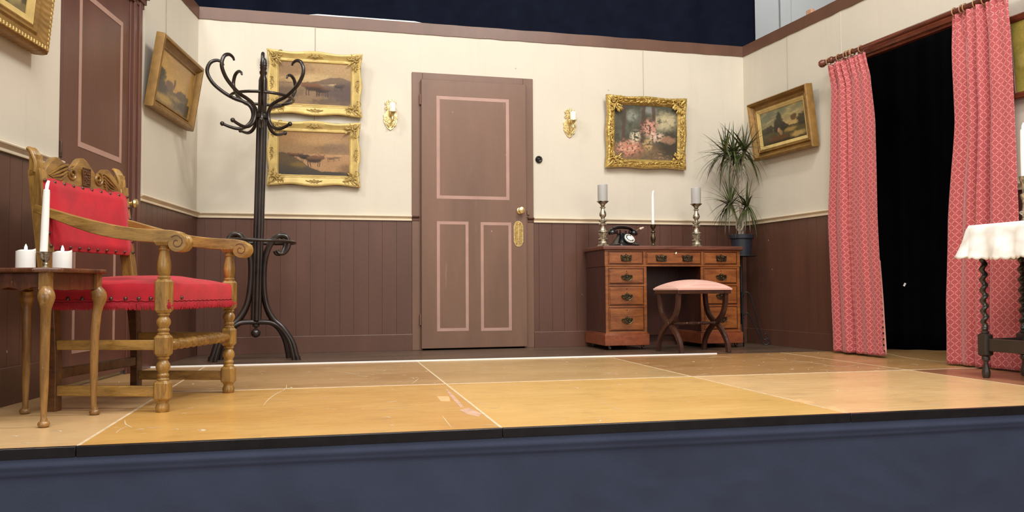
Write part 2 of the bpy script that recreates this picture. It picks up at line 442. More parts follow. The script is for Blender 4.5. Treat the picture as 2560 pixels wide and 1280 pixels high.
def scratch(pts, wd, mi):
    vs = []; n = len(pts)
    for i, (x, y) in enumerate(pts):
        a, b = pts[max(i-1, 0)], pts[min(i+1, n-1)]; dx, dy = b[0]-a[0], b[1]-a[1]; L = sqrt(dx*dx+dy*dy)+1e-9; w_ = wd*(.3+.7*sin(pi*(i+.5)/n))
        vs += [(x-dy/L*w_, y+dx/L*w_, .0004), (x+dy/L*w_, y-dx/L*w_, .0004)]
    mb.add(vs, [(2*i+1, 2*i+3, 2*i+2, 2*i) for i in range(n-1)], mi)
for q in range(620):
    x, y = rs.uniform(-2.4*PW, 2.3*PW), rs.uniform(.03, 2*PD-.03)
    if q % 3: y = PD+rs.uniform(0, PD-.05)
    a = rs.gauss(0, .35); L = rs.uniform(.010, .060)*(1.6 if q % 7 == 0 else 1); k_ = rs.uniform(-1, 1)
    scratch([(x+L*t*cos(a+k_*t), y+L*t*sin(a+k_*t)) for t in (0, .33, .66, 1)], rs.uniform(.0012, .0050), 9 if q % 4 else 11)
def wpx(px, py):
    d = RIGHT*(px-1280)/F_PX+UP*(640-py)/F_PX+FWD; t_ = -CAM_H/d.z; p = STG.inverted() @ (CAMP+d*t_); return (p.x, p.y)
for pts, wd in (([(658, 1014), (672, 998), (690, 985), (714, 972), (716, 962)], .0022), ([(820, 928), (850, 930), (880, 934), (905, 939)], .0025), ([(312, 1050), (314, 1060), (324, 1066), (331, 1070)], .0022), ([(290, 1083), (300, 1074), (318, 1066)], .0015),
                ([(492, 1075), (506, 1074), (509, 1077), (496, 1078)], .006), ([(1465, 1043), (1500, 1044), (1530, 1046)], .0016), ([(1490, 1000), (1505, 1006), (1560, 1030)], .0012), ([(1600, 976), (1625, 977), (1645, 979)], .004),
                ([(1030, 959), (1040, 952), (1048, 945)], .0016), ([(1106, 1040), (1115, 1052), (1128, 1068)], .0014), ([(1910, 893), (1960, 900), (2025, 906), (2100, 917), (2150, 910)], .004), ([(2150, 918), (2200, 922), (2262, 925)], .005), ([(2210, 882), (2260, 893), (2330, 902), (2375, 906)], .006), ([(1770, 894), (1800, 892), (1830, 894)], .008)):
    scratch([tuple(v_[:2]) for v_ in bez([wpx(*q)+(0,) for q in pts], 5)], wd, 9)
fl = mb.build('floor', [M['f_pale'], M['f_orange'], M['f_yellow'], M['f_peach'], M['f_mid'], M['f_olive'], M['f_dark'], M['f_red'], M['f_back'], M['seam'], M['white'], M['scuff']], smooth=False)
fl.matrix_world = STG; struct(fl)
# stage front edge: black nosing in lengths, then the skirt
mb = MB()
for i in range(-3, 4): mb.box(i*PW+.0007, (i+1)*PW-.0007, -.020, -.0005, -.0285, .0012)
o = mb.build('trim_1', M['nosing'], bevel=.0015); o.matrix_world = STG; struct(o)
def sm0(t):
    t = max(0, min(1, t)); return t*t*(3-2*t)
def skirt(u, v):
    x = -3*PW+u*7*PW; z = -.027-.97*v
    f = .014*noise.noise(Vector((x*1.1, z*.9, 3)))+.010*noise.noise(Vector((x*3.1+z*2, z*3, 9)))+.004*abs(noise.noise(Vector((x*7+z*5, z*6-x*2, 4))))
    c = .0030*exp(-((z+.052+.002*sin(x*1.3))/.008)**2)+.0045*sm0((z+.080+.003*sin(x*2.1))/.006)
    y = -.012+f*min(1, v*6)-c
    return (x, y, z)
o = MB().grid(skirt, 360, 200).build('stage_skirt', M['nav'], solid=.003, ang=60); o.matrix_world = STG
tag(o, 'dark navy cloth skirt hanging below the black stage edge', 'stage skirt')
# low hall floor in front of the stage
o = MB().box(-6, 7, -4, 4, -1.02, -1.0).build('floor_hall', plain('hall_floor_wood', (120, 92, 64), .5), smooth=False); o.matrix_world = STG; struct(o)

# ---- walls
def wall(name, M4, runs, z_extra=None, thick=.03):
    """runs: list of (x0,x1,z0,z1,mi)"""
    mb = MB()
    for x0, x1, z0, z1, mi in runs: mb.box(x0, x1, 0, thick, z0, z1, mi)
    o = mb.build(name, [M['cream'], M['brown'], M['band']], smooth=False); o.matrix_world = M4; struct(o); return o
def boards(name, M4, x0, x1, z0, z1, step=.1, ph=0.0):
    """tongue-and-groove wainscot: flat boards with v-grooves"""
    mb = MB(); xs = [x0]; x = x0+ph
    while x < x1-.02:
        if x > x0+.01: xs.append(x)
        x += step*(1+.05*sin(x*37))
    xs.append(x1); prof = []
    for i, x in enumerate(xs):
        if i in (0, len(xs)-1): prof.append((x, -.004))
        else: prof += [(x-.0011, -.004), (x-.0011, .001), (x+.0011, .001), (x+.0011, -.004)]
    n = len(prof); vs = [(a, b, z0) for a, b in prof]+[(a, b, z1) for a, b in prof]
    vs += [(x0, .004, z1), (x1, .004, z1)]
    fs = [(i, i+1, n+i+1, n+i) for i in range(n-1)]+[tuple([n+i for i in range(n)]+[2*n+1, 2*n])]
    mb.add(vs, fs); o = mb.build(name, M['brown'], smooth=False); o.matrix_world = M4; struct(o); return o
def moulding(name, M4, x0, x1, prof, mat):
    mb = MB(); n = len(prof)
    vs = [(x0, y, z) for y, z in prof]+[(x1, y, z) for y, z in prof]
    mb.add(vs, [tuple(range(n)), tuple(reversed(range(n, 2*n)))]+[(i, n+i, n+(i+1) % n, (i+1) % n) for i in range(n)])
    o = mb.build(name, mat, bevel=.0012, ang=12); o.matrix_world = M4; struct(o); return o
def rail_prof(dz=0):
    return [(y, z+dz) for y, z in [(.002, RZ1), (-.026, RZ1), (-.030, RZ1-.004), (-.028, RZ1-.010), (-.016, RZ1-.016), (-.011, RZ1-.024), (-.017, RZ1-.030), (-.016, RZ0), (.002, RZ0)]]
BASEP = [(.0, .118), (-.010, .118), (-.012, .114), (-.012, .0), (.0, .0)]

# back wall with its door opening
wall('wall_back', BACK, [(0, 1.53, .0, RZ0, 1), (2.322, BL, .0, RZ0, 1), (0, 1.53, RZ0, WH, 0), (2.322, BL, RZ0, WH, 0), (1.53, 2.322, 1.975, WH, 0)])
boards('wall_back_boards', BACK, .003, 1.468, .11, RZ0, .1, .05); boards('wall_back_boards', BACK, 2.383, BL-.003, .11, RZ0, .098, .04)
moulding('baseboard_back', BACK, .012, 1.468, BASEP, M['brown']); moulding('baseboard_back', BACK, 2.383, BL-.012, BASEP, M['brown'])
moulding('trim_2', BACK, .0, 1.466, rail_prof(), M['rail']); moulding('trim_3', BACK, 2.383, BL, rail_prof(), M['rail'])
moulding('trim_4', BACK, 2.335, 2.3825, rail_prof(), M['brown']); moulding('trim_5', BACK, 1.4665, 1.52, rail_prof(), M['brown'])
def band(name, M4, x0, x1, seed, zt=WH, zb=BANDZ):
    mb = MB(); n = int((x1-x0)/.03)
    def f(u, v):
        x = x0+(x1-x0)*u
        return (x, -.004, (zb+.004*noise.noise(Vector((x*9, seed, 0)))) if v < .5 else zt+.004*noise.noise(Vector((x*5, seed, 5))))
    mb.grid(f, n, 1); o = mb.build(name, M['band'], solid=.006, smooth=False); o.matrix_world = M4; struct(o); return o
band('trim_6', BACK, .003, BL-.003, 1)

# left wall: three flats, door between
LD0, LD1 = -2.05, -1.24      # door opening
wall('wall_left', LEFT, [(-3.35, LD0, 0, RZ0+.03, 1), (-3.35, LD0, RZ0+.03, WH+.03, 0), (LD1, 0, 0, RZ0, 1), (LD1, 0, RZ0, WH, 0), (LD0, LD1, 2.02, WH, 0)])
boards('wall_left_boards', LEFT, -3.35, LD0-.002, .11, RZ0+.03, .095, .03); boards('wall_left_boards', LEFT, -1.10, -.004, .11, RZ0, .088, .04)
moulding('baseboard_left', LEFT, -3.35, LD0-.002, [(y, z*1.25) for y, z in BASEP], M['brown']); moulding('baseboard_left', LEFT, -1.10, -.012, BASEP, M['brown'])
moulding('trim_7', LEFT, -3.35, LD0-.001, rail_prof(.032), M['rail']); moulding('trim_8', LEFT, -1.10, 0, rail_prof(), M['rail'])
band('trim_9', LEFT, -3.35, -.004, 4)
# right wall with curtained opening
RO0, RO1 = 1.37, 2.36
wall('wall_right', RGT, [(0, RO0, 0, RZ0, 1), (0, RO0, RZ0, WH, 0), (RO0, RO1, 1.945, WH, 0), (RO1, 3.5, 0, RZ0, 1), (RO1, 3.5, RZ0, WH, 0)])
boards('wall_right_boards', RGT, .004, RO0-.002, .11, RZ0, .1, .07); boards('wall_right_boards', RGT, RO1+.002, 3.5, .11, RZ0, .1, .07)
moulding('baseboard_right', RGT, .012, RO0-.002, BASEP, M['brown']); moulding('baseboard_right', RGT, RO1+.002, 3.5, BASEP, M['brown'])
moulding('trim_10', RGT, 0, RO0-.002, rail_prof(), M['rail']); moulding('trim_11', RGT, RO1+.002, 3.5, rail_prof(), M['rail'])
band('trim_12', RGT, .004, 3.5, 9)
moulding('trim_13', RGT, RO0-.03, RO1+.03, [(.0, 1.985), (-.016, 1.985), (-.018, 1.965), (-.012, 1.945), (.032, 1.935), (.032, 1.925), (.0, 1.925)], M['rodwood'])
# thin joints where the flats meet: pasted seams
def seam(name, M4, x, z0, z1, wd=.003, mat='cream'):
    o = MB().box(x-wd/2, x+wd/2, -.0012, .0, z0, z1).build(name, M[mat], smooth=False); o.matrix_world = M4; struct(o)
seam('trim_14', RGT, 1.16, 1.99, BANDZ, .012); seam('trim_15', LEFT, -1.02, RZ1, BANDZ, .02)

# ---- grey hall wall and drapes behind the set
mb = MB(); mb.box(0, 6, 0, .1, -1, 6)
mb.box(1.18, 1.26, -.05, .0, -1, 6); mb.box(1.34, 3.4, -.012, .0, -1, 6)
o = mb.build('wall_hall', M['grey'], bevel=.004); o.matrix_world = frame_m(Vector((2.2, 10.2, 0)), Vector((1, .12, 0))); struct(o)
def drape(name, p0, p1, z0, z1, mat, label, cat, folds=14, amp=.05, nu=240):
    p0 = Vector(p0); p1 = Vector(p1); L = (p1-p0).length; T4 = frame_m(p0, p1-p0)
    def f(u, v):
        a = amp*(.6+.4*noise.noise(Vector((u*6, v, 2))))
        return (u*L, a*sin(u*folds*2*pi+1.4*noise.noise(Vector((u*9, 0, 1))))+.02*noise.noise(Vector((u*20, v*3, 0))), z0+(z1-z0)*v)
    o = MB().grid(f, nu, 16).build(name, M[mat], solid=.004, ang=80); o.matrix_world = T4; return tag(o, label, cat)
drape('backdrop_drape', (-4.6, 7.3, 0), (2.3, 7.75, 0), 0, 5.6, 'navdrape', 'dark navy backdrop drape hanging above and behind the back wall', 'drape', 13, .04)
drape('doorway_drape', (2.22, 6.06, 0), (3.9, 5.30, 0), .0, 2.28, 'black', 'black drape closing off the curtained opening', 'drape', 9, .04)
tg = MB().box(-.006, .006, -.002, .002, -.012, .012).build('cloth_tag', M['white']); 
tg.matrix_world = Matrix.Translation((2.715, 5.765, .452)) @ Matrix.Rotation(.5, 4, 'Y'); tag(tg, 'tiny white tag on the black drape in the opening', 'tag')
# white batten lying on top of the back wall
o = MB().tube([BACK @ Vector((.60, .09, 2.392)), BACK @ Vector((.80, .09, 2.421)), BACK @ Vector((1.50, .09, 2.421)), BACK @ Vector((1.66, .09, 2.398))], .009, 10).build('batten_pole', M['white'])
tag(o, 'thin white pole lying along the top of the back wall', 'pole')
o = MB().slab([(0, 0), (.06, 0), (.06, .03), (0, .03)], 0, .035).build('wood_block', plain('bare_pine', (196, 150, 122), .6), bevel=.004)
o.matrix_world = RGT @ Matrix.Translation((.80, .0, WH)); tag(o, 'small pinkish wood block on top of the right wall', 'block')

# ------------------------------------------------------------------ doors
def stripe(T, x0, x1, z0, z1, wd, parent, y=-.0015):
    mb = MB()
    mb.box(x0, x1, y, .001, z0, z0+wd); mb.box(x0, x1, y, .001, z1-wd, z1)
    mb.box(x0, x0+wd, y, .001, z0+wd, z1-wd); mb.box(x1-wd, x1, y, .001, z0+wd, z1-wd)
    o = mb.build('painted_border', M['stripe'], parent, smooth=False); return o
def door_knob(parent, x, z, y=0):
    mb = MB(); T = Matrix.Translation((x, y, z)) @ Matrix.Rotation(pi/2, 4, 'X')
    mb.lathe([(.026, 0), (.026, .004), (.020, .008), (.012, .010), (.009, .022), (.014, .028), (.023, .036), (.026, .046), (.022, .056), (.010, .060), (.0005, .061)], 24, T=T)
    return mb.build('door_knob', M['brass'], parent)
D = thing('door_1', '', '', BACK); del D['label']; del D['category']; struct(D)
mb = MB(); mb.box(1.468, 1.545, -.012, .03, 0, 2.022); mb.box(2.305, 2.382, -.012, .03, 0, 2.022); mb.box(1.545, 2.305, -.012, .03, 1.955, 2.022)
mb.build('door_frame', M['doorbrown'], D, smooth=False, bevel=.003)
mb = MB(); mb.box(1.531, 2.319, -.048, -.014, .012, 1.968)
leaf = mb.build('door_leaf', M['doorbrown'], D, smooth=False, bevel=.004)
Y0 = -.0485
for a in ((1.642, 2.186, 1.095, 1.847, .024), (1.643, 1.876, .135, .931, .022), (1.967, 2.199, .132, .929, .022)):
    o = stripe(None, a[0], a[1], a[2], a[3], a[4], D); o.location = (0, Y0+.001, 0)
door_knob(D, 2.268, 1.018, -.048)
# pierced brass finger plate
mb = MB(); pl = []
for i in range(13): a = pi*i/12; pl.append((.030*cos(a), .066+.030*sin(a)))
pl += [(-.033, .066), (-.036, .060), (-.036, -.060), (-.033, -.066)]
for i in range(13): a = pi+pi*i/12; pl.append((.030*cos(a), -.066+.030*sin(a)))
pl += [(.033, -.066), (.036, -.060), (.036, .060), (.033, .066)]
mb.prism(pl, -.0015, 0, 1)
n = len(pl)
mb.tube([(x*.96, -.002, z*.97) for x, z in pl], .0022, 6, closed=True)
for i in range(-8, 9):
    c = i*.0135
    for sgn in (1, -1):
        p = []
        for q in (-1, 1):
            x = q*.030; z = c+sgn*x*1.0; p.append([x, z])
        if abs(p[0][1]) < .064 and abs(p[1][1]) < .064: mb.tube([(p[0][0], -.002, p[0][1]), (p[1][0], -.002, p[1][1])], .0013, 5)
mb.tube([(0, -.003, -.055), (0, -.003, .055)], .0032, 6)
for sg in (1, -1):
    for i in range(9):
        a = pi*(i+.5)/9; mb.tube([(.008*cos(a), -.002, sg*(.066+.008*sin(a))), (.027*cos(a), -.002, sg*(.066+.027*sin(a)))], .0015, 5)
fp = mb.build('finger_plate', [M['brass'], M['goldrelief']], D); fp.location = (2.253, -.0485, .846)
mb = MB(); mb.box(2.327, 2.347, -.028, -.012, .99, 1.022); mb.box(2.319, 2.334, -.020, -.012, .972, .990); mb.build('latch_keep', M['doorbrown'], D, bevel=.002)
for z in (1.82, .22): MB().box(1.521, 1.531, -.036, -.012, z-.04, z+.04).build('hinge', M['doorbrown'], D, bevel=.002)
MB().box(1.53, 2.32, -.01, .03, .0, .011).build('door_gap_shade', M['black'], D)  # black strip painting the dark gap below the leaf

D = thing('door_2', '', '', LEFT); del D['label']; del D['category']; struct(D)
mb = MB(); mb.box(-2.035, -1.262, -.004, .028, .02, 2.0)
mb.build('door_leaf', M['doorred'], D, smooth=False, bevel=.004)
for a in ((-1.872, -1.356, 1.10, 1.84, .026), (-1.905, -1.415, .155, .93, .024)):
    o = stripe(None, a[0], a[1], a[2], a[3], a[4], D); o.location = (0, -.0045, 0)
# moulded architrave: right post and head
mb = MB()
for x0, x1, d in ((-1.262, -1.235, .010), (-1.235, -1.205, .022), (-1.205, -1.17, .016), (-1.17, -1.13, .026), (-1.13, -1.104, .014)):
    mb.box(x0, x1, -d, .0, 0, 2.03)
for z0, z1, d in ((1.995, 2.02, .022), (2.02, 2.05, .034), (2.05, 2.085, .05)): mb.box(-2.06, -1.098+d*.2, -d, .0, z0, z1)
mb.build('door_frame', M['doorred'], D, smooth=False, bevel=.003)
MB().box(-2.052, -2.037, -.002, .026, 0, 2.0).build('door_stile', M['brown'], D)
door_knob(D, -1.262-.02, .899, -.005)
for z in (1.06, .28): MB().box(-2.047, -2.034, -.010, -.001, z-.035, z+.035).build('hinge', M['nail'], D, bevel=.002)

# ------------------------------------------------------------------ paintings
def mx(a, b, t): return tuple(a[i]+(b[i]-a[i])*t for i in range(3))
def fb(u, v, s=1.0, seed=0, o=4):
    t = 0; a = 1; n = 0
    for i in range(o):
        t += a*noise.noise(Vector((u*s, v*s, seed+i*7.3))); n += a; a *= .55; s *= 2.1
    return t/n
def blob(u, v, cx, cy, rx, ry, seed=0, rough=.3, soft=.25):
    d = sqrt(((u-cx)/rx)**2+((v-cy)/ry)**2)+rough*fb(u, v, 14, seed, 3)
    return 1-sm(1-soft, 1+soft, d)
def seg(u, v, x0, y0, x1, y1, w_, asp=1.5):
    dx, dy = (x1-x0)*asp, y1-y0; px, py = (u-x0)*asp, v-y0
    t = max(0, min(1, (px*dx+py*dy)/(dx*dx+dy*dy+1e-9))); return 1-sm(w_*.6, w_*1.3, sqrt((px-t*dx)**2+(py-t*dy)**2))
def cow(c, u, v, cx, cy, s, fl_, col, asp=1.6):
    m = blob(u, v, cx, cy, .085*s, .062*s, 3, .12)
    m = max(m, blob(u, v, cx+fl_*.085*s, cy+.03*s, .03*s, .034*s, 4, .12), blob(u, v, cx+fl_*.06*s, cy+.02*s, .035*s, .035*s, 4, .1))
    for q in (-.065, -.04, .04, .062): m = max(m, seg(u, v, cx+q*s, cy-.03*s, cx+q*s, cy-.135*s, .006*s, asp))
    m = max(m, seg(u, v, cx+fl_*.075*s, cy+.06*s, cx+fl_*.045*s, cy+.085*s, .006*s, asp), seg(u, v, cx+fl_*.10*s, cy+.06*s, cx+fl_*.12*s, cy+.08*s, .006*s, asp))
    sh = mx(col, tuple(x*.5 for x in col), sm(-.02, .06, cy+.02-v)) if True else col
    return mx(c, sh, m)
def p_cows(u, v):
    c = mx((142, 116, 80), (170, 138, 92), sm(.3, .8, v)); c = mx(c, (196, 168, 120), .8*blob(u, v, .42, .62, .3, .12, 1, .3, .6))
    c = mx(c, (136, 104, 66), .6*sm(.1, .45, fb(u, v, 3, 2)))
    c = mx(c, (128, 96, 66), blob(u, v, .12, .86, .3, .2, 5, .4, .5)*.7)
    c = mx(c, (104, 82, 62), .9*(1-sm(.0, .03, v-(.5+.16*exp(-((u-.8)/.25)**2)+.02*fb(u, 0, 9, 8)))))
    if v < .5: c = mx(c, (140, 114, 84), .85*sm(-.2, .3, .45-abs(u-.33)+.2*fb(u*3, v*8, 2, 4)))
    c = mx(c, (82, 62, 56), .9*blob(u, v, .95, .3, .34, .22, 6, .5, .5)); c = mx(c, (92, 72, 54), .7*blob(u, v, .1, .28, .2, .12, 7, .6, .5))
    c = mx(c, (86, 66, 52), .6*blob(u, v, .62, .08, .16, .06, 9, .8, .6))
    c = cow(c, u, v, .74, .47, .7, 1, (190, 158, 118)); c = cow(c, u, v, .83, .47, .8, 1, (86, 64, 46))
    c = cow(c, u, v, .60, .37, 1.25, -1, (104, 72, 48)); c = cow(c, u, v, .47, .42, 1.4, -1, (116, 76, 46))
    c = mx(c, tuple(x*.94 for x in c), sm(0, .5, fb(u, v, 26, 11))); return c
def p_ford(u, v):
    c = mx((146, 116, 78), (154, 116, 72), sm(.4, 1, v)); c = mx(c, (128, 94, 56), .7*sm(0, .4, fb(u, v, 2.6, 21)))
    c = mx(c, (184, 146, 96), .6*blob(u, v, .55, .82, .3, .12, 2, .4, .6)); c = mx(c, (120, 92, 66), .7*blob(u, v, .8, .64, .25, .1, 6, .5, .4))
    if v < .5: c = mx(c, (172, 132, 92), .9)
    land = v-(.5-.42*sm(.05, .62, u)+.03*fb(u, 0, 10, 3)); c = mx(c, mx((92, 74, 46), (62, 56, 48), sm(.4, 0, v)), 1-sm(0, .03, land))
    c = mx(c, (138, 106, 44), .6*blob(u, v, .3, .24, .12, .06, 4, .7, .6)*(1 if land < 0 else 0))
    c = mx(c, (110, 82, 56), .7*blob(u, v, 1.0, .16, .14, .12, 14, .5, .5))
    c = cow(c, u, v, .2, .47, .6, -1, (124, 82, 54)); c = cow(c, u, v, .28, .47, .65, 1, (136, 94, 62)); c = cow(c, u, v, .38, .42, .9, -1, (66, 50, 40))
    c = cow(c, u, v, .5, .38, 1.3, 1, (114, 78, 52)); c = cow(c, u, v, .74, .42, .7, -1, (190, 142, 92)); c = cow(c, u, v, .82, .44, .6, 1, (196, 152, 104))
    c = mx(c, tuple(x*.94 for x in c), sm(0, .5, fb(u, v, 24, 31))); return c
def p_garden(u, v):
    c = mx((64, 62, 48), (92, 94, 80), sm(-.4, .5, fb(u, v, 4, 3)))
    c = mx(c, (206, 192, 152), .85*blob(u, v, .8, .72, .2, .16, 4, .5, .6)); c = mx(c, (176, 182, 168), .6*blob(u, v, .26, .8, .09, .1, 8, .5, .6))
    c = mx(c, (164, 172, 168), .6*blob(u, v, .55, .92, .12, .07, 9, .4, .5))
    for x in (.14, .43, .62): c = mx(c, (74, 56, 44), .8*seg(u, v, x, .35, x+.05*sin(x*20), 1.1, .035, 1.2))
    c = mx(c, (56, 58, 42), .8*sm(.05, .5, fb(u, v, 9, 5))*sm(.2, .5, v))
    if v < .36: c = mx(c, (128, 100, 70), .75*sm(.36, .22, v)*(1-.5*sm(0, .4, fb(u, v, 8, 2))))
    c = mx(c, (54, 50, 40), .85*blob(u, v, .92, .25, .22, .2, 11, .4, .5))
    def fl_(c, col, cx, cy, rx, ry, sd, th=.0):
        return mx(c, col, .9*blob(u, v, cx, cy, rx, ry, sd, .6, .5)*sm(th, th+.18, fb(u, v, 26, sd)+.08))
    c = mx(c, (96, 70, 52), .7*blob(u, v, .24, .2, .2, .15, 12, .4, .4)); c = fl_(c, (196, 132, 108), .24, .2, .2, .15, 12, -.1); c = fl_(c, (222, 172, 144), .22, .24, .16, .1, 21, .06)
    c = fl_(c, (222, 208, 176), .33, .42, .08, .11, 13, -.05); c = mx(c, (92, 62, 50), .6*blob(u, v, .53, .62, .12, .15, 15, .5, .4)); c = fl_(c, (214, 158, 136), .55, .58, .12, .15, 15, -.08)
    c = fl_(c, (226, 196, 172), .66, .42, .13, .09, 16, -.06); c = fl_(c, (190, 158, 106), .53, .28, .07, .12, 17, -.1)
    c = mx(c, (170, 128, 100), .8*blob(u, v, .84, .38, .12, .07, 18, .8, .4)); c = mx(c, (196, 156, 120), .7*sm(.15, .35, fb(u, v, 30, 7))*blob(u, v, .74, .08, .2, .08, 19, .4, .6))
    return c
def p_road(u, v):
    c = mx((186, 156, 98), (110, 112, 84), sm(.35, 1.05, v-u*.35+.25)); c = mx(c, (206, 178, 120), .7*sm(-.1, .4, fb(u*1.2+v, v*3-u, 2.4, 3)))
    c = mx(c, (92, 84, 58), .5*sm(.15, .5, fb(u, v, 3, 9))*sm(.6, .9, v))
    hor = .42+.03*fb(u, 0, 8, 2)
    if v < hor: c = mx((84, 74, 44), (52, 46, 32), sm(0, .3, .25-v+.2*fb(u, v, 5, 1)))
    c = mx(c, (44, 42, 28), .95*blob(u, v, .42, .52, .12, .2, 5, .5)); c = mx(c, (46, 42, 28), .95*blob(u, v, .43, .76, .055, .12, 6, .6)); c = mx(c, (44, 40, 26), .9*blob(u, v, .47, .42, .17, .12, 7, .6))
    c = mx(c, (52, 48, 32), .9*blob(u, v, .1, .42, .13, .1, 8, .5)); c = mx(c, (50, 44, 30), .9*blob(u, v, .2, .46, .09, .1, 18, .5)); c = mx(c, (84, 62, 34), .9*blob(u, v, .76, .62, .06, .1, 9, .6)); c = mx(c, (46, 42, 28), .9*blob(u, v, .98, .5, .16, .17, 10, .6))
    c = mx(c, (176, 142, 78), .8*blob(u, v, .66, .3, .12, .06, 11, .6, .5)*sm(0, .2, v)); c = mx(c, (190, 160, 92), .85*blob(u, v, .82, .12, .17, .08, 12, .6, .5))
    c = mx(c, (104, 66, 42), .8*blob(u, v, .34, .14, .24, .08, 13, .6, .5)); c = mx(c, (186, 132, 100), .9*blob(u, v, .40, .37, .035, .06, 14, .5)); c = mx(c, (150, 120, 84), .9*blob(u, v, .44, .28, .035, .08, 15, .5))
    return c
def p_hamlet(u, v):
    c = mx((192, 148, 66), (168, 126, 56), sm(.4, 1, v)); c = mx(c, (206, 164, 84), .5*sm(0, .4, fb(u, v*2, 2.5, 4)))
    land = v-(.42-.15*u+.06*fb(u, 0, 8, 2)); 
    if land < 0: c = mx((116, 92, 46), (66, 54, 34), sm(-.1, .4, fb(u, v, 5, 5)))
    c = mx(c, (52, 42, 28), .95*blob(u, v, .1, .5, .14, .16, 5, .7)); c = mx(c, (56, 44, 32), .9*blob(u, v, .14, .3, .2, .14, 6, .6))
    c = mx(c, (98, 66, 52), .95*blob(u, v, .38, .42, .12, .09, 7, .3)); c = mx(c, (84, 58, 48), .9*blob(u, v, .5, .52, .03, .1, 8, .4)); c = mx(c, (70, 52, 34), .9*blob(u, v, .75, .36, .2, .09, 9, .7))
    c = mx(c, (178, 144, 62), .85*blob(u, v, .3, .1, .22, .08, 10, .5, .5)); c = mx(c, (58, 46, 30), .9*blob(u, v, .85, .16, .2, .1, 11, .7)); c = mx(c, (150, 124, 62), .7*blob(u, v, .56, .24, .15, .04, 12, .7, .5))
    return c
def p_dark(u, v):
    c = mx((74, 52, 36), (52, 46, 34), sm(-.3, .4, fb(u, v, 4, 1))); c = mx(c, (116, 70, 50), .6*blob(u, v, .8, .45, .3, .12, 3, .6, .6))
    c = mx(c, (164, 148, 88), .9*blob(u, v, .80, .14, .12, .12, 4, .3)); c = mx(c, (128, 116, 72), .7*blob(u, v, .95, .03, .2, .07, 5, .5)); return c
def p_olive(u, v):
    c = mx((150, 134, 62), (112, 104, 44), sm(-.3, .4, fb(u, v, 5, 1))); c = mx(c, (190, 168, 100), .6*blob(u, v, .14, .45, .1, .12, 3, .6, .6))
    c = mx(c, (26, 22, 18), blob(u, v, .3, .4, .12, .12, 4, .5)); c = mx(c, (158, 152, 72), .7*sm(.3, 0, v)); return c
def canvas_part(parent, W, H, fn, y, nx=190):
    ny = max(8, int(nx*H/W)); mb = MB(); mb.grid(lambda a, b: ((a-.5)*W, y, (b-.5)*H), nx, ny)
    o = mb.build('canvas', M['canvas'], parent, smooth=False); me = o.data
    at = me.color_attributes.new('paint', 'FLOAT_COLOR', 'POINT'); buf = []
    for j in range(ny+1):
        for i in range(nx+1):
            u, v = i/nx, j/ny; a = u+.016*fb(u, v, 11, 41, 3); b = v+.020*fb(u, v, 11, 57, 3); g_ = 1+.16*fb(u*1.0, v*2.2, 30, 63, 3)
            buf += lin(tuple(max(0, min(255, q*g_)) for q in fn(a, b)))
    at.data.foreach_set('color', buf); return o
def ring_frame(parent, name, W, H, prof, mat, sweep=None, n=48, depth0=0.0, rough=0.0, ang=40):
    """prof: (inset, height towards the room) from outer edge to inner edge"""
    mb = MB(); wmax = max(p[0] for p in prof)
    for side in range(4):
        L, A = (W, H) if side % 2 == 0 else (H, W)
        R = Matrix.Rotation(side*pi/2, 4, 'Y'); vs = []; fs = []
        for i in range(n+1):
            t = -1+2*i/n
            for d, h in prof:
                x = (L/2-d)*t; off = (sweep(t, side)*(1-d/wmax) if sweep else 0)
                z = A/2-d+off; hh = h
                if rough and abs(t) < .99: hh += rough*noise.noise(Vector((x*70, d*150, side*5)))
                vs.append((x, -hh, z))
        m_ = len(prof)
        for i in range(n):
            for j in range(m_-1): fs.append((i*m_+j, (i+1)*m_+j, (i+1)*m_+j+1, i*m_+j+1))
        mb.add(vs, fs, 0, R)
    return mb.build(name, mat, parent, ang=ang)
def spiral(mb, cx, cz, r0, turns, a0, sgn, y, tr, mi=0):
    pts = []; N = int(10*turns)+6
    for i in range(N+1):
        t = i/N; r = r0*(1-.85*t); a = a0+sgn*2*pi*turns*t; pts.append((cx+r*cos(a), y, cz+r*sin(a)))
    mb.tube(pts, [tr*(1-.4*i/N) for i in range(N+1)], 6, mi=mi)
def leafblob(mb, x, z, y, a, L, wd, mi=0, T=None):
    TT = Matrix.Translation((x, y, z)) @ Matrix.Rotation(-a, 4, 'Y') @ Matrix.Translation((L/2, 0, 0)) @ Matrix.Diagonal((L/2, wd*.45, wd/2, 1))
    if T is not None: TT = T @ TT
    mb.sphere((0, 0, 0), 1, 8, mi=mi, T=TT)
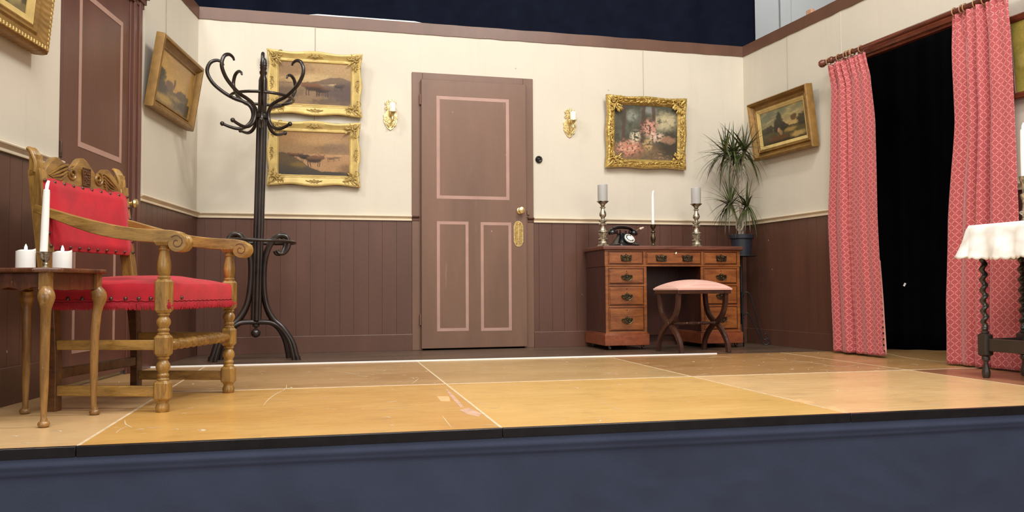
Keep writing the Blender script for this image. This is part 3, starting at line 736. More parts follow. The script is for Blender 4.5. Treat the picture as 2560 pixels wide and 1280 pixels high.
def relief(parent, W, H, size, y, dens=1, centre=True, edges=0, mat='goldrelief'):
    rnd = random.Random(int(W*1000))
    for sx in (-1, 1):
        for sz in (-1, 1):
            mb = MB(); cx, cz = sx*(W/2-size*.5), sz*(H/2-size*.5)
            spiral(mb, cx+sx*size*.1, cz+sz*size*.1, size*.30, 1.6, 0, sx*sz, y, size*.06)
            spiral(mb, cx-sx*size*.42, cz+sz*size*.22, size*.22, 1.4, 1, -sx*sz, y, size*.05)
            spiral(mb, cx+sx*size*.22, cz-sz*size*.42, size*.22, 1.4, 2, sx*sz, y, size*.05)
            for q in range(int(9*dens)):
                a = atan2(-sz, -sx)+rnd.uniform(-1.1, 1.1); r = size*rnd.uniform(.05, .5)
                leafblob(mb, cx+r*cos(a), cz+r*sin(a), y, a+rnd.uniform(-.5, .5), size*.3, size*.11)
            leafblob(mb, cx, cz, y, atan2(sz, sx), size*.62, size*.2)
            for q in range(edges):
                t = q/edges; leafblob(mb, cx-sx*size*(.3+t*2.2), cz+sz*size*(.18+.1*sin(q*2)), y, pi/2*(1-sx)+.5*sin(q*3), size*.36, size*.1)
                leafblob(mb, cx+sx*size*(.18+.1*sin(q*2)), cz-sz*size*(.3+t*1.9), y, -sz*pi/2+.5*sin(q*3), size*.36, size*.1)
            mb.build('corner_ornament', M[mat], parent)
    if centre:
        for ax, az in ((0, 1), (0, -1), (1, 0), (-1, 0)):
            mb = MB(); cx, cz = ax*(W/2-size*.34), az*(H/2-size*.34); tx, tz = az, ax
            a0 = atan2(az, ax)
            for q in (-1, 1):
                spiral(mb, cx+q*tx*size*.26, cz+q*tz*size*.26, size*.13, 1.3, a0, q, y, size*.035)
                leafblob(mb, cx+q*tx*size*.30, cz+q*tz*size*.30, y, atan2(tz*q, tx*q)-q*.3, size*.30, size*.07)
                if dens > 1:
                    leafblob(mb, cx+q*tx*size*.5, cz+q*tz*size*.5, y, atan2(tz*q, tx*q)+.3, size*.4, size*.12); spiral(mb, cx+q*tx*size*.7, cz+q*tz*size*.7, size*.15, 1.3, 1, -q, y, size*.045)
            for q in range(5):
                leafblob(mb, cx-ax*size*.12, cz-az*size*.12, y, a0+(q-2)*.55, size*(.34-.03*abs(q-2)), size*.085)
            mb.sphere((cx-ax*size*.12, y, cz-az*size*.12), size*.055, 8)
            mb.build('centre_ornament', M[mat], parent)
def picture(label, wallM, x0, x1, z0, z1, lean, off, wirez, kind, fn, group=None, name='framed_painting'):
    """centre on the wall; leans forward at the top by `lean` metres"""
    W, H = x1-x0, z1-z0; cx = (x0+x1)/2
    th = math.asin(lean/H)
    T = wallM @ Matrix.Translation((cx, -off, z0)) @ Matrix.Rotation(th, 4, 'X') @ Matrix.Translation((0, 0, H/2))
    t = thing(name, label, 'painting', T, group)
    if kind == 'swept':
        w_ = .072
        def sw(t_, s):
            a = abs(t_); return -.013*(sin(pi*a)**2) if a < .97 else 0
        ring_frame(t, 'frame', W, H, [(0, 0), (0, .022), (.006, .030), (.016, .032), (.028, .026), (.044, .016), (.056, .012), (.060, .014), (w_, .012)], M['goldpale'], sw, 64)
        relief(t, W, H, .10, -.028)
        ring_frame(t, 'slip', W-2*w_+.004, H-2*w_+.004, [(0, .013), (.003, .015), (.010, .008), (.010, .004)], M['goldlight'])
        canvas_part(t, W-2*w_-.01, H-2*w_-.01, fn, -.006)
    elif kind == 'baroque':
        w_ = .072
        def sw(t_, s):
            a = abs(t_); return -.008*(sin(pi*a*1.0)**2)+.0010*sin(a*70)
        ring_frame(t, 'frame', W, H, [(0, 0), (0, .035), (.006, .046), (.018, .050), (.032, .038), (.046, .028), (.052, .034), (.058, .030), (w_, .018)], M['gold'], sw, 120, rough=.0025)
        relief(t, W, H, .115, -.046, 2, True, 6, 'gold')
        mb = MB()
        for sx in (-1, 1):
            for i in range(46): mb.sphere(((-.5+i/45)*(W-2*.055), -.034, sx*(H/2-.055)), .0042, 6)
            for i in range(38): mb.sphere((sx*(W/2-.055), -.034, (-.5+i/37)*(H-2*.055)), .0042, 6)
        mb.build('beading', M['goldlight'], t)
        canvas_part(t, W-2*w_+.004, H-2*w_+.004, fn, -.016)
    elif kind == 'cove':
        w_ = .10
        ring_frame(t, 'frame', W, H, [(0, 0), (0, .048), (.004, .057), (.009, .060), (.013, .053), (.017, .056), (.022, .052), (.027, .036), (.038, .022), (.048, .020), (.052, .030), (.057, .034), (.062, .029), (.072, .029)], M['goldbrown'], None, 80, rough=.0008)
        ring_frame(t, 'slip', W-.142, H-.142, [(0, .030), (.004, .031), (.026, .020), (.027, .014)], M['goldlight'])
        canvas_part(t, W-2*w_+.006, H-2*w_+.006, fn, -.016)
    elif kind == 'plain':
        w_ = .068
        ring_frame(t, 'frame', W, H, [(0, 0), (0, .040), (.003, .048), (.012, .052), (.022, .050), (.025, .042), (.030, .044), (.034, .036), (.044, .022), (.052, .018), (.055, .024), (.060, .024), (w_, .014)], M['goldbrown'], None, 40, rough=.0004)
        canvas_part(t, W-2*w_+.004, H-2*w_+.004, fn, -.014)
    elif kind == 'carved':
        w_ = .125
        def sw(t_, s): return .0012*sin(t_*70)
        ring_frame(t, 'frame', W, H, [(0, 0), (-.0, .035), (.004, .055), (.014, .064), (.024, .060), (.036, .046), (.062, .034), (.072, .040), (.078, .036), (.086, .030), (.094, .032)], M['goldbrown'], sw, 160, rough=.0015)
        mb = MB()
        for i in range(70):
            a = i/69
            for sx in (-1, 1):
                leafblob(mb, (a-.5)*(W-.02), sx*(H/2-.016), -.060, .7+(i % 2)*1.2, .018, .008); leafblob(mb, sx*(W/2-.016), (a-.5)*(H-.02), -.060, .7+(i % 2)*1.2, .018, .008)
        mb.build('carved_edge', M['goldlight'], t)
        ring_frame(t, 'slip', W-.188, H-.188, [(0, .032), (.003, .034), (.032, .018), (.033, .012)], M['goldlight'])
        canvas_part(t, W-2*w_+.004, H-2*w_+.004, fn, -.014)
    elif kind == 'thin':
        w_ = .035
        ring_frame(t, 'frame', W, H, [(0, 0), (0, .022), (.006, .026), (.02, .022), (.030, .018), (w_, .012)], M['rodwood'], None, 20)
        canvas_part(t, W-2*w_+.004, H-2*w_+.004, fn, -.010, 120)
    MB().box(-W/2+.01, W/2-.01, -.003, -.0005, -H/2+.01, H/2-.01).build('backing_board', M['sidewood'], t, smooth=False)
    if wirez:
        # wire from the frame's back up to the top of the wall, in the picture's own frame
        top = T.inverted() @ (wallM @ Vector((cx, -.004, wirez))); bot = T.inverted() @ (wallM @ Vector((cx, -.004, z1-.06)))
        MB().tube([bot, top], .0013, 5).build('hanging_wire', M['wire'], t)
    return t
CB = 'gilt-framed cattle paintings beside the coat stand'
picture('gold-framed painting of cattle under hills, upper of the pair behind the coat stand', BACK, .455, 1.108, 1.665, 2.112, .055, .016, 2.30, 'swept', p_cows)
picture('gold-framed painting of cattle fording, lower of the pair behind the coat stand', BACK, .456, 1.098, 1.165, 1.622, .04, .016, 1.69, 'swept', p_ford)
picture('ornate bright gold frame round a woodland scene, hanging above the desk', BACK, 2.951, 3.616, 1.365, 1.924, .035, .014, 2.30, 'baroque', p_garden)
picture('wide brown-gold frame with trees and a road, hanging on the right wall by the plant', RGT, .222, .938, 1.425, 1.868, .055, .012, 2.30, 'cove', p_road)
picture('gilt-framed yellow landscape with dark rocks, hanging on the left wall beside the corner', LEFT, -1.060, -.292, 1.475, 1.895, .065, .012, 2.30, 'plain', p_hamlet)
picture('large carved gilt-framed dark painting, cut off at the top left corner', LEFT, -3.12, -2.315, 1.40, 2.02, .06, .012, 2.30, 'carved', p_dark)
picture('thin brown-framed olive painting on the right wall beyond the curtain', RGT, 2.475, 3.05, 1.405, 1.835, .03, .008, None, 'thin', p_olive)

# ------------------------------------------------------------------ wall sconces and bell push
def sconce(x, label):
    t = thing('wall_sconce', label, 'sconce', BACK @ Matrix.Translation((x, 0, 1.70)), 'brass wall sconces by the centre door')
    mb = MB()
    pl = [(0, -.112), (.018, -.100), (.034, -.076), (.048, -.050), (.044, -.022), (.050, .0), (.034, .012), (.022, .030), (.016, .050), (.028, .066), (.020, .076), (.030, .088), (.018, .100), (0, .118)]
    pl = pl+[(-a, b) for a, b in reversed(pl[1:-1])]
    mb.prism(pl, -.010, 0)
    for sx in (-1, 1):
        spiral(mb, sx*.024, .088, .016, 1.3, 0, sx, -.012, .0045); spiral(mb, sx*.026, .048, .014, 1.3, 1, -sx, -.012, .004)
        spiral(mb, sx*.030, -.028, .020, 1.4, 0, sx, -.012, .005); spiral(mb, sx*.024, -.066, .016, 1.4, 0, -sx, -.012, .0045)
        leafblob(mb, sx*.008, -.098, -.012, pi/2-sx*.5, .06, .014); leafblob(mb, 0, .072, -.012, pi/2-sx*.3, .045, .014)
    leafblob(mb, 0, -.02, -.013, pi/2, .06, .02)
    mb.build('back_plate', M['brass'], t, bevel=.002)
    mb = MB()
    mb.tube(bez([(0, -.010, -.06), (0, -.035, -.078), (.003, -.060, -.066), (.008, -.066, -.042), (.010, -.066, -.020)]), .0052, 8)
    mb.lathe([(.003, -.062), (.008, -.055), (.011, -.042), (.008, -.030), (.006, -.020), (.010, -.010), (.022, .002), (.029, .008), (.029, .011), (.012, .012)], 20, c=(.010, -.066, 0))
    mb.build('arm', M['brass'], t)
    MB().lathe([(.022, .010), (.0225, .012), (.0222, .072), (.020, .075), (.006, .074)], 20, c=(.010, -.066, 0)).build('candle_tube', M['cwax'], t)
    MB().lathe([(.004, .073), (.0055, .079), (.0035, .087), (.0005, .093)], 10, c=(.010, -.066, 0)).build('bulb', M['cwax'], t)
    return t
sconce(1.312, 'brass wall sconce with cream candle tube, to the left of the centre door')
sconce(2.672, 'brass wall sconce with cream candle tube, right of the door, nearer the desk')
mb = MB(); T = BACK @ Matrix.Translation((2.428, 0, 1.413)) @ Matrix.Rotation(pi/2, 4, 'X')
t = thing('bell_push', 'round black bell push on cream wall right of the door', 'bell push', T)
MB().lathe([(.027, 0), (.028, .006), (.025, .014), (.017, .019), (.012, .018), (.011, .014)], 28).build('bezel', M['bellblack'], t)
MB().lathe([(.010, .010), (.010, .018), (.006, .021), (.0005, .022)], 16).build('button', M['nosing'], t)

# ------------------------------------------------------------------ red armchair: x forward, y across (0 near .. .557 far)
CW = .557
A = thing('armchair', 'carved oak armchair with worn red velvet seat and back, fringed and studded', 'armchair',
          frame_m(Vector((-1.262, 3.020, 0)), Vector((.9963, -.0861, 0))))
def front_leg(y):
    mb = MB(); c = (0, y, 0)
    mb.lathe([(.020, 0), (.024, .006), (.025, .018), (.020, .030), (.019, .033), (.021, .036), (.021, .040)], 20, c=c)
    for z0, z1 in ((.040, .113), (.200, .277), (.356, .478)):
        mb.taper((0, y, z0), (0, y, z0+.010), .019, .019, .0265, .0265, ch=.16); mb.taper((0, y, z0+.010), (0, y, z1-.010), .0265, .0265, .0265, .0265, ch=.16)
        mb.taper((0, y, z1-.010), (0, y, z1), .0265, .0265, .019, .019, ch=.16)
    for z0 in (.113, .277):
        h = .200-.113 if z0 == .113 else .356-.277
        mb.lathe([(a, z0+b*h) for a, b in [(.021, 0), (.022, .05), (.018, .10), (.0175, .14), (.021, .18), (.0215, .24), (.017, .30), (.018, .36), (.024, .48), (.0255, .58), (.023, .70), (.016, .82), (.0165, .86), (.021, .90), (.021, .96), (.018, 1.0)]], 20, c=c)
    mb.lathe([(.020, .476), (.022, .480), (.022, .486), (.018, .490), (.022, .500), (.0245, .518), (.0245, .530), (.021, .552), (.016, .576), (.015, .582), (.019, .585), (.019, .589), (.016, .592), (.018, .604)], 20, c=c)
    mb.taper((0, y, .600), (0, y, .612), .020, .020, .027, .027); mb.taper((0, y, .612), (0, y, .618), .027, .027, .027, .027)
    return mb.build('leg', M['oak'], A, ang=34)
front_leg(0); front_leg(CW)
post = [(-.412, 0), (-.414, .20), (-.425, .34), (-.440, .46), (-.462, .62), (-.480, .76), (-.494, .885)]
def rear_post(y):
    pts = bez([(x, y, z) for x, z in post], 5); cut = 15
    MB().strap(pts[:cut+1], .040, [.034+.012*sm(.2, .5, p.z) for p in pts[:cut+1]], (0, 1, 0)).build('rear_leg', M['oakdark'], A, bevel=.003)  # lower post in browner oak, shade under the seat put into its colour
    mb = MB(); mb.strap(pts[cut:], .040, [.034+.012*sm(.2, .5, p.z) for p in pts[cut:]], (0, 1, 0))
    # fluted ear at the top
    for q in range(4):
        yy = y+(-1.5+q)*.0105
        mb.tube(bez([(-.492, yy, .875), (-.490, y+(yy-y)*1.1, .910), (-.500, y+(yy-y)*1.15, .938), (-.512, yy, .958), (-.522, y+(yy-y)*.95, .964)]), [.008]*20+[.0085]*12+[.006], 8)
    mb.box(-.512, -.486, y-.020, y+.020, .86, .94)
    return mb.build('back_post', M['oak'], A, bevel=.003)
rear_post(0); rear_post(CW)
def bar(name, p0, p1, wd, ht, m, side=(0, 0, 1)):
    return MB().strap([p0, p1], ht, wd, side).build(name, M[m], A, bevel=.003)
for y in (0, CW):
    bar('stretcher', (-.40, y, .074), (-.02, y, .074), .022, .038, 'oakx'); bar('stretcher', (-.41, y, .240), (-.02, y, .240), .022, .036, 'oakx')
bar('stretcher', (-.412, .02, .135), (-.412, CW-.02, .135), .022, .038, 'oakdark')  # rear stretcher darkened like the rear legs, shade held in the colour
mb = MB(); n = 9; pr = [(.016, -.02), (.017, .012)]
L = CW-.05-.03
for i in range(n):
    z = .03+(L-.03)*i/n; d = (L-.03)/n
    pr += [(.013, z), (.0145, z+.002), (.0195, z+d*.3), (.0215, z+d*.5), (.0195, z+d*.7), (.0145, z+d*.94), (.0165, z+d*.96)]
pr += [(.017, L+.01), (.017, L+.03)]
mb.lathe(pr, 20, T=Matrix.Translation((0, .025, .238)) @ Matrix.Rotation(-pi/2, 4, 'X')); mb.build('front_stretcher', M['oaky'], A, ang=45)
def arm(y):
    mb = MB()
    pts = bez([(-.490, y, .742), (-.40, y, .712), (-.30, y, .680), (-.20, y, .655), (-.10, y, .640), (-.02, y, .634), (.035, y, .630), (.062, y, .622)], 5)
    mb.strap(pts, [.042]*len(pts), [.030+.018*sm(0, .4, i/len(pts)) for i in range(len(pts))], (0, 1, 0))
    o = mb.build('arm', M['oakx'], A, bevel=.005, seg=3)
    mb = MB()
    mb.lathe([(.0335, -.024), (.0345, -.022), (.0345, -.008), (.029, -.004), (.033, .0), (.035, .006), (.029, .011), (.033, .015), (.035, .021), (.029, .026), (.033, .030), (.033, .037), (.024, .041)], 28,
             T=Matrix.Translation((.058, y, .610)) @ Matrix.Rotation(-pi/2, 4, 'X'))
    s_ = mb.build('scroll', M['oakx'], A, ang=50)
    mb = MB(); pts = []
    for i in range(26):
        t = i/25; r = .027*(1-.8*t); a = 2.4-2*pi*1.25*t; pts.append((.058+r*cos(a), y-.0235, .610+r*sin(a)))
    mb.tube(pts, .0022, 6); sp2 = mb.build('scroll_groove', M['oakdark'], s_)
arm(0); arm(CW)
# carved crest
NB = 64
def crest_top(w_):
    t = w_/CW; q = abs(t-.5)*2
    z = .872+.03*sm(1.0, .8, q)
    z += .052*exp(-((q-.60)/.20)**2)+.074*exp(-(q/.24)**2)-.012*exp(-((q-.33)/.06)**2)
    return z-.004
mb = MB(); vs = []; fs = []
for i in range(NB+1):
    w_ = .018+(CW-.036)*i/NB; zt = crest_top(w_); zb = .845
    vs += [(-.476, w_, zb), (-.478-(zt-.85)*.1, w_, zt), (-.506-(zt-.85)*.1, w_, zt), (-.500, w_, zb)]
for i in range(NB):
    a = i*4; b = a+4
    fs += [(a, b, b+1, a+1), (a+1, b+1, b+2, a+2), (a+2, b+2, b+3, a+3), (a+3, b+3, b, a)]
fs += [(3, 2, 1, 0), (NB*4, NB*4+1, NB*4+2, NB*4+3)]
mb.add(vs, fs); cst = mb.build('crest_rail', M['oaky'], A, bevel=.004)
for sg, cx in ((-1, CW/2-.088), (1, CW/2+.088)):
    mb = MB(); pts = []
    for i in range(22):
        t = i/21; r = .030*(1-.82*t); a = pi/2-sg*2*pi*1.6*t; pts.append((-.479, cx+r*cos(a), .897+r*sin(a)))
    mb.tube(bez(pts, 3), .0055, 7)
    for q in range(6):
        x0 = cx+sg*(.030+.003*q); z0 = .926-.012*q
        mb.tube(bez([(-.479, x0, z0), (-.477, x0+sg*.040, z0-.005*q-.012), (-.479, x0+sg*(.115-.010*q), .868-.002*q+.004)]), [.0065-.0002*j for j in range(17)], 6)
    mb.build('carved_scroll', M['oaky'], cst)
mb = MB()
mb.box(-.478, -.473, CW/2-.026, CW/2+.026, .858, .862); mb.box(-.478, -.473, CW/2-.026, CW/2-.021, .862, .930); mb.box(-.478, -.473, CW/2+.021, CW/2+.026, .862, .930); mb.box(-.478, -.473, CW/2-.026, CW/2+.026, .926, .931)
rnd = random.Random(5); mb.box(-.478, -.4755, CW/2-.022, CW/2+.022, .862, .926)
for q in range(30): mb.sphere((-.4755, CW/2+rnd.uniform(-.016, .016), .868+rnd.random()*.052), rnd.uniform(.003, .006), 6)
mb.build('carved_panel', M['oakdark'], cst)
# upholstered back
def back_pad(u, v):
    y = -.012+(CW+.024)*u; z = .590+(.268)*v
    e = min(u, 1-u, .5)*2; bulge = .016*sm(0, .25, e)*sm(0, .25, min(v, 1-v)*2)+.003*noise.noise(Vector((u*4, v*3, 1)))
    zz = z+.0018*sin(u*pi*9.5*2)*(1 if v in (0, 1) else 0)
    x = -.440-(z-.59)*.122+bulge-(.012*sin(u*pi))
    if u < .001 or u > .999: x -= .02
    return (x, y, zz)
o = MB().grid(back_pad, 70, 40).build('back_upholstery', M['velvet'], A, solid=.010, ang=80)
def nails(parent, pts, r=.0065):
    base = None
    for p, ax in pts:
        if base is None:
            base = MB().lathe([(r, 0), (r*.95, .002), (r*.7, .0045), (r*.3, .006), (.0003, .0063)], 12).build('nail', M['nail'], parent); o = base
        else:
            o = base.copy(); COL.objects.link(o); o.parent = parent
        o.matrix_local = Matrix.Translation(p) @ Vector(ax).to_track_quat('Z', 'Y').to_matrix().to_4x4()
pts = []
for i in range(10):
    u = .02+.96*i/9
    for z in (.603, .846): pts.append(((-.4335-(z-.59)*.122-.011*sin(u*pi)+.003, -.012+(CW+.024)*u, z), (1, 0, .1)))
for z in (.65, .70, .75, .80):
    for u in (.012, .988): pts.append(((-.432-(z-.59)*.122, -.012+(CW+.024)*u, z), (1, 0, .1)))
nails(A, pts, .0072)
# seat cushion with rounded edges, doming
def seat(u, v):
    a, b = u*2-1, v*2-1
    x = -.215+a*.232; y = CW/2+b*(CW/2+.012-.0)
    e = max(abs(a), abs(b))
    z = .462+.034*(1-abs(a)**3)*(1-abs(b)**3)+.004*noise.noise(Vector((u*5, v*5, 2)))
    return (x, y, z)
mb = MB(); mb.grid(seat, 40, 40)
N = 40; ring = [(i, 0) for i in range(N)]+[(N, j) for j in range(N)]+[(N-i, N) for i in range(N)]+[(0, N-j) for j in range(N)]
top = [seat(i/N, j/N) for i, j in ring]; vs = []
lv = [(.0, 0), (.004, -.010), (.005, -.030), (.003, -.070)]
for off, dz in lv:
    for p in top:
        cx, cy = p[0]+.215, p[1]-CW/2
        vs.append((p[0]+off*(1 if cx > 0 else -1)*(abs(cx) > .22), p[1]+off*(1 if cy > 0 else -1)*(abs(cy) > .28), p[2]+dz))
m_ = len(ring); fs = [(k_*m_+i, (k_+1)*m_+i, (k_+1)*m_+(i+1) % m_, k_*m_+(i+1) % m_) for k_ in range(3) for i in range(m_)]
mb.add(vs, fs); mb.build('seat_cushion', M['velvet'], A, ang=60)
MB().box(-.425, -.005, .015, CW-.015, .385, .42).build('seat_frame', M['oaky'], A)
# fringe: two braid rows and hanging strands
mb = MB(); rnd = random.Random(3)
path = [((-.44+.47*i/64), -.016, (0, -1)) for i in range(65)]+[(.021, -.012+(CW+.024)*i/76, (1, 0)) for i in range(77)]+[((.02-.46*i/64), CW+.016, (0, 1)) for i in range(65)]
for z in (.401, .392):
    mb.tube([(x+nx*.001, y+ny*.001, z+.0015*sin(i*1.3)) for i, (x, y, (nx, ny)) in enumerate(path[:65])], .0028, 6)
    mb.tube([(x+nx*.001, y+ny*.001, z+.0015*sin(i*1.3)) for i, (x, y, (nx, ny)) in enumerate(path[65:142])], .0028, 6)
    mb.tube([(x+nx*.001, y+ny*.001, z) for i, (x, y, (nx, ny)) in enumerate(path[142:])], .0028, 6)
for i, (x, y, (nx, ny)) in enumerate(path):
    for q in range(5):
        dx = rnd.uniform(-.004, .004); L = rnd.uniform(.020, .029); sx = rnd.uniform(-.007, .007)
        tx, ty = -ny, nx
        p0 = (x+tx*dx, y+ty*dx, .394); p1 = (x+tx*(dx+sx*.5)+nx*.004, y+ty*(dx+sx*.5)+ny*.004, .394-L*.5); p2 = (x+tx*(dx+sx)+nx*rnd.uniform(-.001, .004), y+ty*(dx+sx)+ny*rnd.uniform(-.001, .004), .394-L)
        mb.tube([p0, p1, p2], [.0022, .0028, .0012], 5)
mb.build('fringe', M['fringe'], A)
nails(A, [((x, -.0175, .408), (0, -1, 0)) for x in (-.355, -.300, -.245, -.19, -.135, -.085, -.04)]+[((.0225, .09, .410), (1, 0, 0))], .0075)

# ------------------------------------------------------------------ small side table (front left)
ST = thing('side_table', 'small worn dark wooden side table with wavy apron and round-footed legs', 'side table',
           frame_m(Vector((-1.622, 2.839, 0)), Vector((.991, -.118, 0))))
hs = .130
tp = [(-.172, -.12), (-.12, -.178), (-.06, -.172), (.06, -.172), (.12, -.178), (.158, -.140), (.176, -.12), (.172, -.06), (.172, .06), (.178, .12), (.14, .16), (.12, .178), (.06, .172), (-.06, .172), (-.12, .178), (-.176, .12), (-.172, .06), (-.172, -.06)]
MB().slab(tp, .497, .512).build('table_top', M['sidewood'], ST, bevel=.005, seg=3)
mb = MB()
for k_ in range(4):
    R = Matrix.Rotation(k_*pi/2, 4, 'Z'); poly = [(-hs, .497)]
    for i in range(25):
        t = i/24; poly.append((-hs+2*hs*t, .443+.010*abs(sin(t*pi*3))*(1 if k_ in (0, 2) else .25)-.004))
    poly.append((hs, .497)); mb.prism(poly, -hs-.006, -hs+.008, T=R)
mb.build('apron', M['sidewood'], ST, smooth=False, bevel=.0015)
for sx in (-1, 1):
    for sy in (-1, 1):
        mb = MB(); mb.box(sx*hs-.015, sx*hs+.015, sy*hs-.015, sy*hs+.015, .442, .499)
        pts = bez([(sx*(hs), sy*(hs), .444), (sx*(hs+.008), sy*(hs+.008), .425), (sx*(hs+.010), sy*(hs+.010), .400), (sx*(hs+.004), sy*(hs+.004), .35), (sx*hs, sy*hs, .25), (sx*hs, sy*hs, .12), (sx*(hs), sy*(hs), .04), (sx*(hs+.002), sy*(hs+.002), .022)], 4)
        rr = []
        for p in pts: rr.append(.0125+.0105*exp(-((p.z-.418)/.026)**2)+.004*sm(.02, .44, p.z)*.8-.003*sm(.15, .03, p.z))
        mb.tube(pts, rr, 16)
        mb.lathe([(.010, 0), (.017, .004), (.019, .010), (.016, .017), (.011, .020), (.010, .028)], 16, c=(sx*(hs+.003), sy*(hs+.003), 0))
        mb.build('leg', M['legwood'], ST, ang=50)
def led_pillar(loc, r, h, label, m='wax', tip=True, group=None, name='pillar_candle'):
    t = thing(name, label, 'candle', Matrix.Translation(loc), group)
    mb = MB(); n = 32; vs = []
    mb.lathe([(r*.98, 0), (r, .002), (r, h-.006)], n)
    prof = [(r, h-.006), (r*.96, h), (r*.85, h-.002), (r*.5, h-.007), (.001, h-.008)]
    for (ra, za) in prof:
        for i in range(n):
            a = 2*pi*i/n; vs.append((ra*cos(a), ra*sin(a), za+(.004*sin(a+1)+.002*sin(3*a)-.002)*(1 if za >= h-.003 else .4)*(ra/r)))
    mb.add(vs, [(j*n+i, j*n+(i+1) % n, (j+1)*n+(i+1) % n, (j+1)*n+i) for j in range(4) for i in range(n)])
    mb.build('wax_body', M[m], t)
    if tip: MB().lathe([(.003, h-.008), (.0055, h+.002), (.0048, h+.009), (.002, h+.016), (.0003, h+.019)], 12).build('flame_tip', M['flame'], t)
    return t
led_pillar((-1.663, 2.845, .512), .0305, .068, 'white pillar candle standing left of the brass holder on the side table')
led_pillar((-1.532, 2.835, .512), .0300, .062, 'white pillar candle standing right of the tall taper on the side table')
def taper(loc, h, r, label, lean=(0, 0), led=True):
    t = thing('taper_candle', label, 'candle', Matrix.Translation(loc) @ Matrix.Rotation(lean[0], 4, 'Y') @ Matrix.Rotation(lean[1], 4, 'X'))
    MB().lathe([(r, 0), (r, h*.5), (r*.86, h*.92), (r*.8, h*.985), (r*.35, h), (.001, h+.001)], 20).build('wax_body', M['wax'], t)
    pts = bez([(0, 0, h-.002), (.001, 0, h+.010), (.003, 0, h+.020), (.006, 0, h+.029)], 4)
    MB().tube(pts, [.003+.0028*sin(pi*min(1, .25+.75*i/len(pts))) for i in range(len(pts))], 10).build('flame_tip', M['flame'], t)
    return t
t = thing('candlestick', 'squat goblet-shaped brass candlestick on the side table', 'candlestick', Matrix.Translation((-1.612, 2.875, .512)))
MB().lathe([(.026, 0), (.027, .003), (.018, .006), (.007, .010), (.006, .014), (.009, .018), (.006, .023), (.008, .028), (.014, .034), (.017, .044), (.021, .054), (.027, .058), (.028, .060), (.018, .060), (.014, .050)], 28).build('holder', M['agedbrass'], t)
taper((-1.619, 2.875, .556), .235, .0125, 'tall white taper candle rising in front of the red armchair', (.03, 0))

# ------------------------------------------------------------------ bentwood coat stand
CS = thing('coat_stand', 'dark bentwood coat stand with curled hooks and looped lower ring', 'coat stand',
           Matrix.Translation((-1.605, 5.21, 0)) @ Matrix.Rotation(.022, 4, 'Y'))
mb = MB()
for k_ in range(4):
    a = k_*pi/2+.35; mb.tube([(.018*cos(a), .018*sin(a), .25), (.018*cos(a), .018*sin(a), 1.56)], .0145, 12)
mb.lathe([(.028, 1.555), (.027, 1.56), (.027, 1.76), (.024, 1.775), (.018, 1.79), (.018, 1.80)], 20)
mb.build('pole', M['bent'], CS)
mb = MB(); mb.lathe([(.016, 1.795), (.022, 1.802), (.024, 1.815), (.018, 1.825), (.020, 1.835), (.0225, 1.842), (.020, 1.849), (.0235, 1.858), (.021, 1.865), (.0225, 1.874), (.0195, 1.882), (.019, 1.890), (.014, 1.900), (.006, 1.908), (.0005, 1.911)], 20)
mb.build('finial', M['bent'], CS)
MB().lathe([(.030, 1.515), (.050, 1.518), (.052, 1.530), (.050, 1.542), (.030, 1.545)], 20).build('collar', M['bent'], CS)
hook = [(.235, 1.468), (.19, 1.452), (.14, 1.444), (.095, 1.460), (.062, 1.500), (.055, 1.550), (.078, 1.597), (.13, 1.622), (.188, 1.640), (.250, 1.676), (.302, 1.722), (.332, 1.782), (.318, 1.838), (.280, 1.860), (.248, 1.850), (.238, 1.832)]
for deg in (-43, 50, 125, 183, 222, 269):
    a = radians(deg+17); sc_ = 1.0 if deg in (183,) else .97
    P = bez([(r*cos(a)*sc_, r*sin(a)*sc_, z) for r, z in hook], 5); n = len(P)
    mb = MB(); mb.tube(P, [.0115*(.8+.2*sm(0, .2, i/n))*(1-.45*sm(.8, 1, i/n)) for i in range(n)], 10); mb.sphere(P[0], .0145, 10)
    mb.build('hook', M['bent'], CS)
def ringt(z, r, tr): return MB().tube([(r*cos(2*pi*i/48), r*sin(2*pi*i/48), z) for i in range(48)], tr, 10, closed=True)
ringt(1.648, .190, .0095).build('upper_ring', M['bent'], CS)
ringt(.742, .222, .0105).build('lower_ring', M['bent'], CS)
legp = [(.262, 0), (.250, .04), (.225, .12), (.165, .205), (.108, .258), (.062, .345), (.043, .46), (.042, .60), (.060, .69), (.092, .752), (.130, .785), (.168, .778), (.186, .742), (.180, .700), (.156, .672), (.128, .672), (.116, .690)]
archp = [(0, .238), (.05, .240), (.105, .232), (.160, .195), (.205, .125), (.228, .05), (.238, .0)]
for deg in (-10, 30, 150, 190):
    a = radians(deg+17)
    P = bez([(r*cos(a)-.0*sin(a), r*sin(a)+.012*sm(.66, .78, z)*sm(.1, .2, r), z) for r, z in legp], 5); n = len(P)
    mb = MB(); mb.tube(P, [.0165-.005*sm(.45, .9, i/n) for i in range(n)], 12)
    mb.tube([(r*cos(a), r*sin(a), z) for r, z in [(.2625, .0), (.257, .028)]], .0185, 12)
    mb.build('leg', M['bent'], CS)
for deg in (-10, 30, 150, 190):
    a = radians(deg+17); P = bez([(r*cos(a), r*sin(a), z) for r, z in archp], 5)
    MB().tube(P, .0155, 12).build('arch_brace', M['bent'], CS)
MB().lathe([(.0005, .142), (.016, .146), (.027, .158), (.030, .170), (.027, .184), (.016, .195), (.008, .199), (.008, .206), (.020, .212), (.022, .220), (.012, .228)], 20).build('drop_ball', M['bent'], CS)

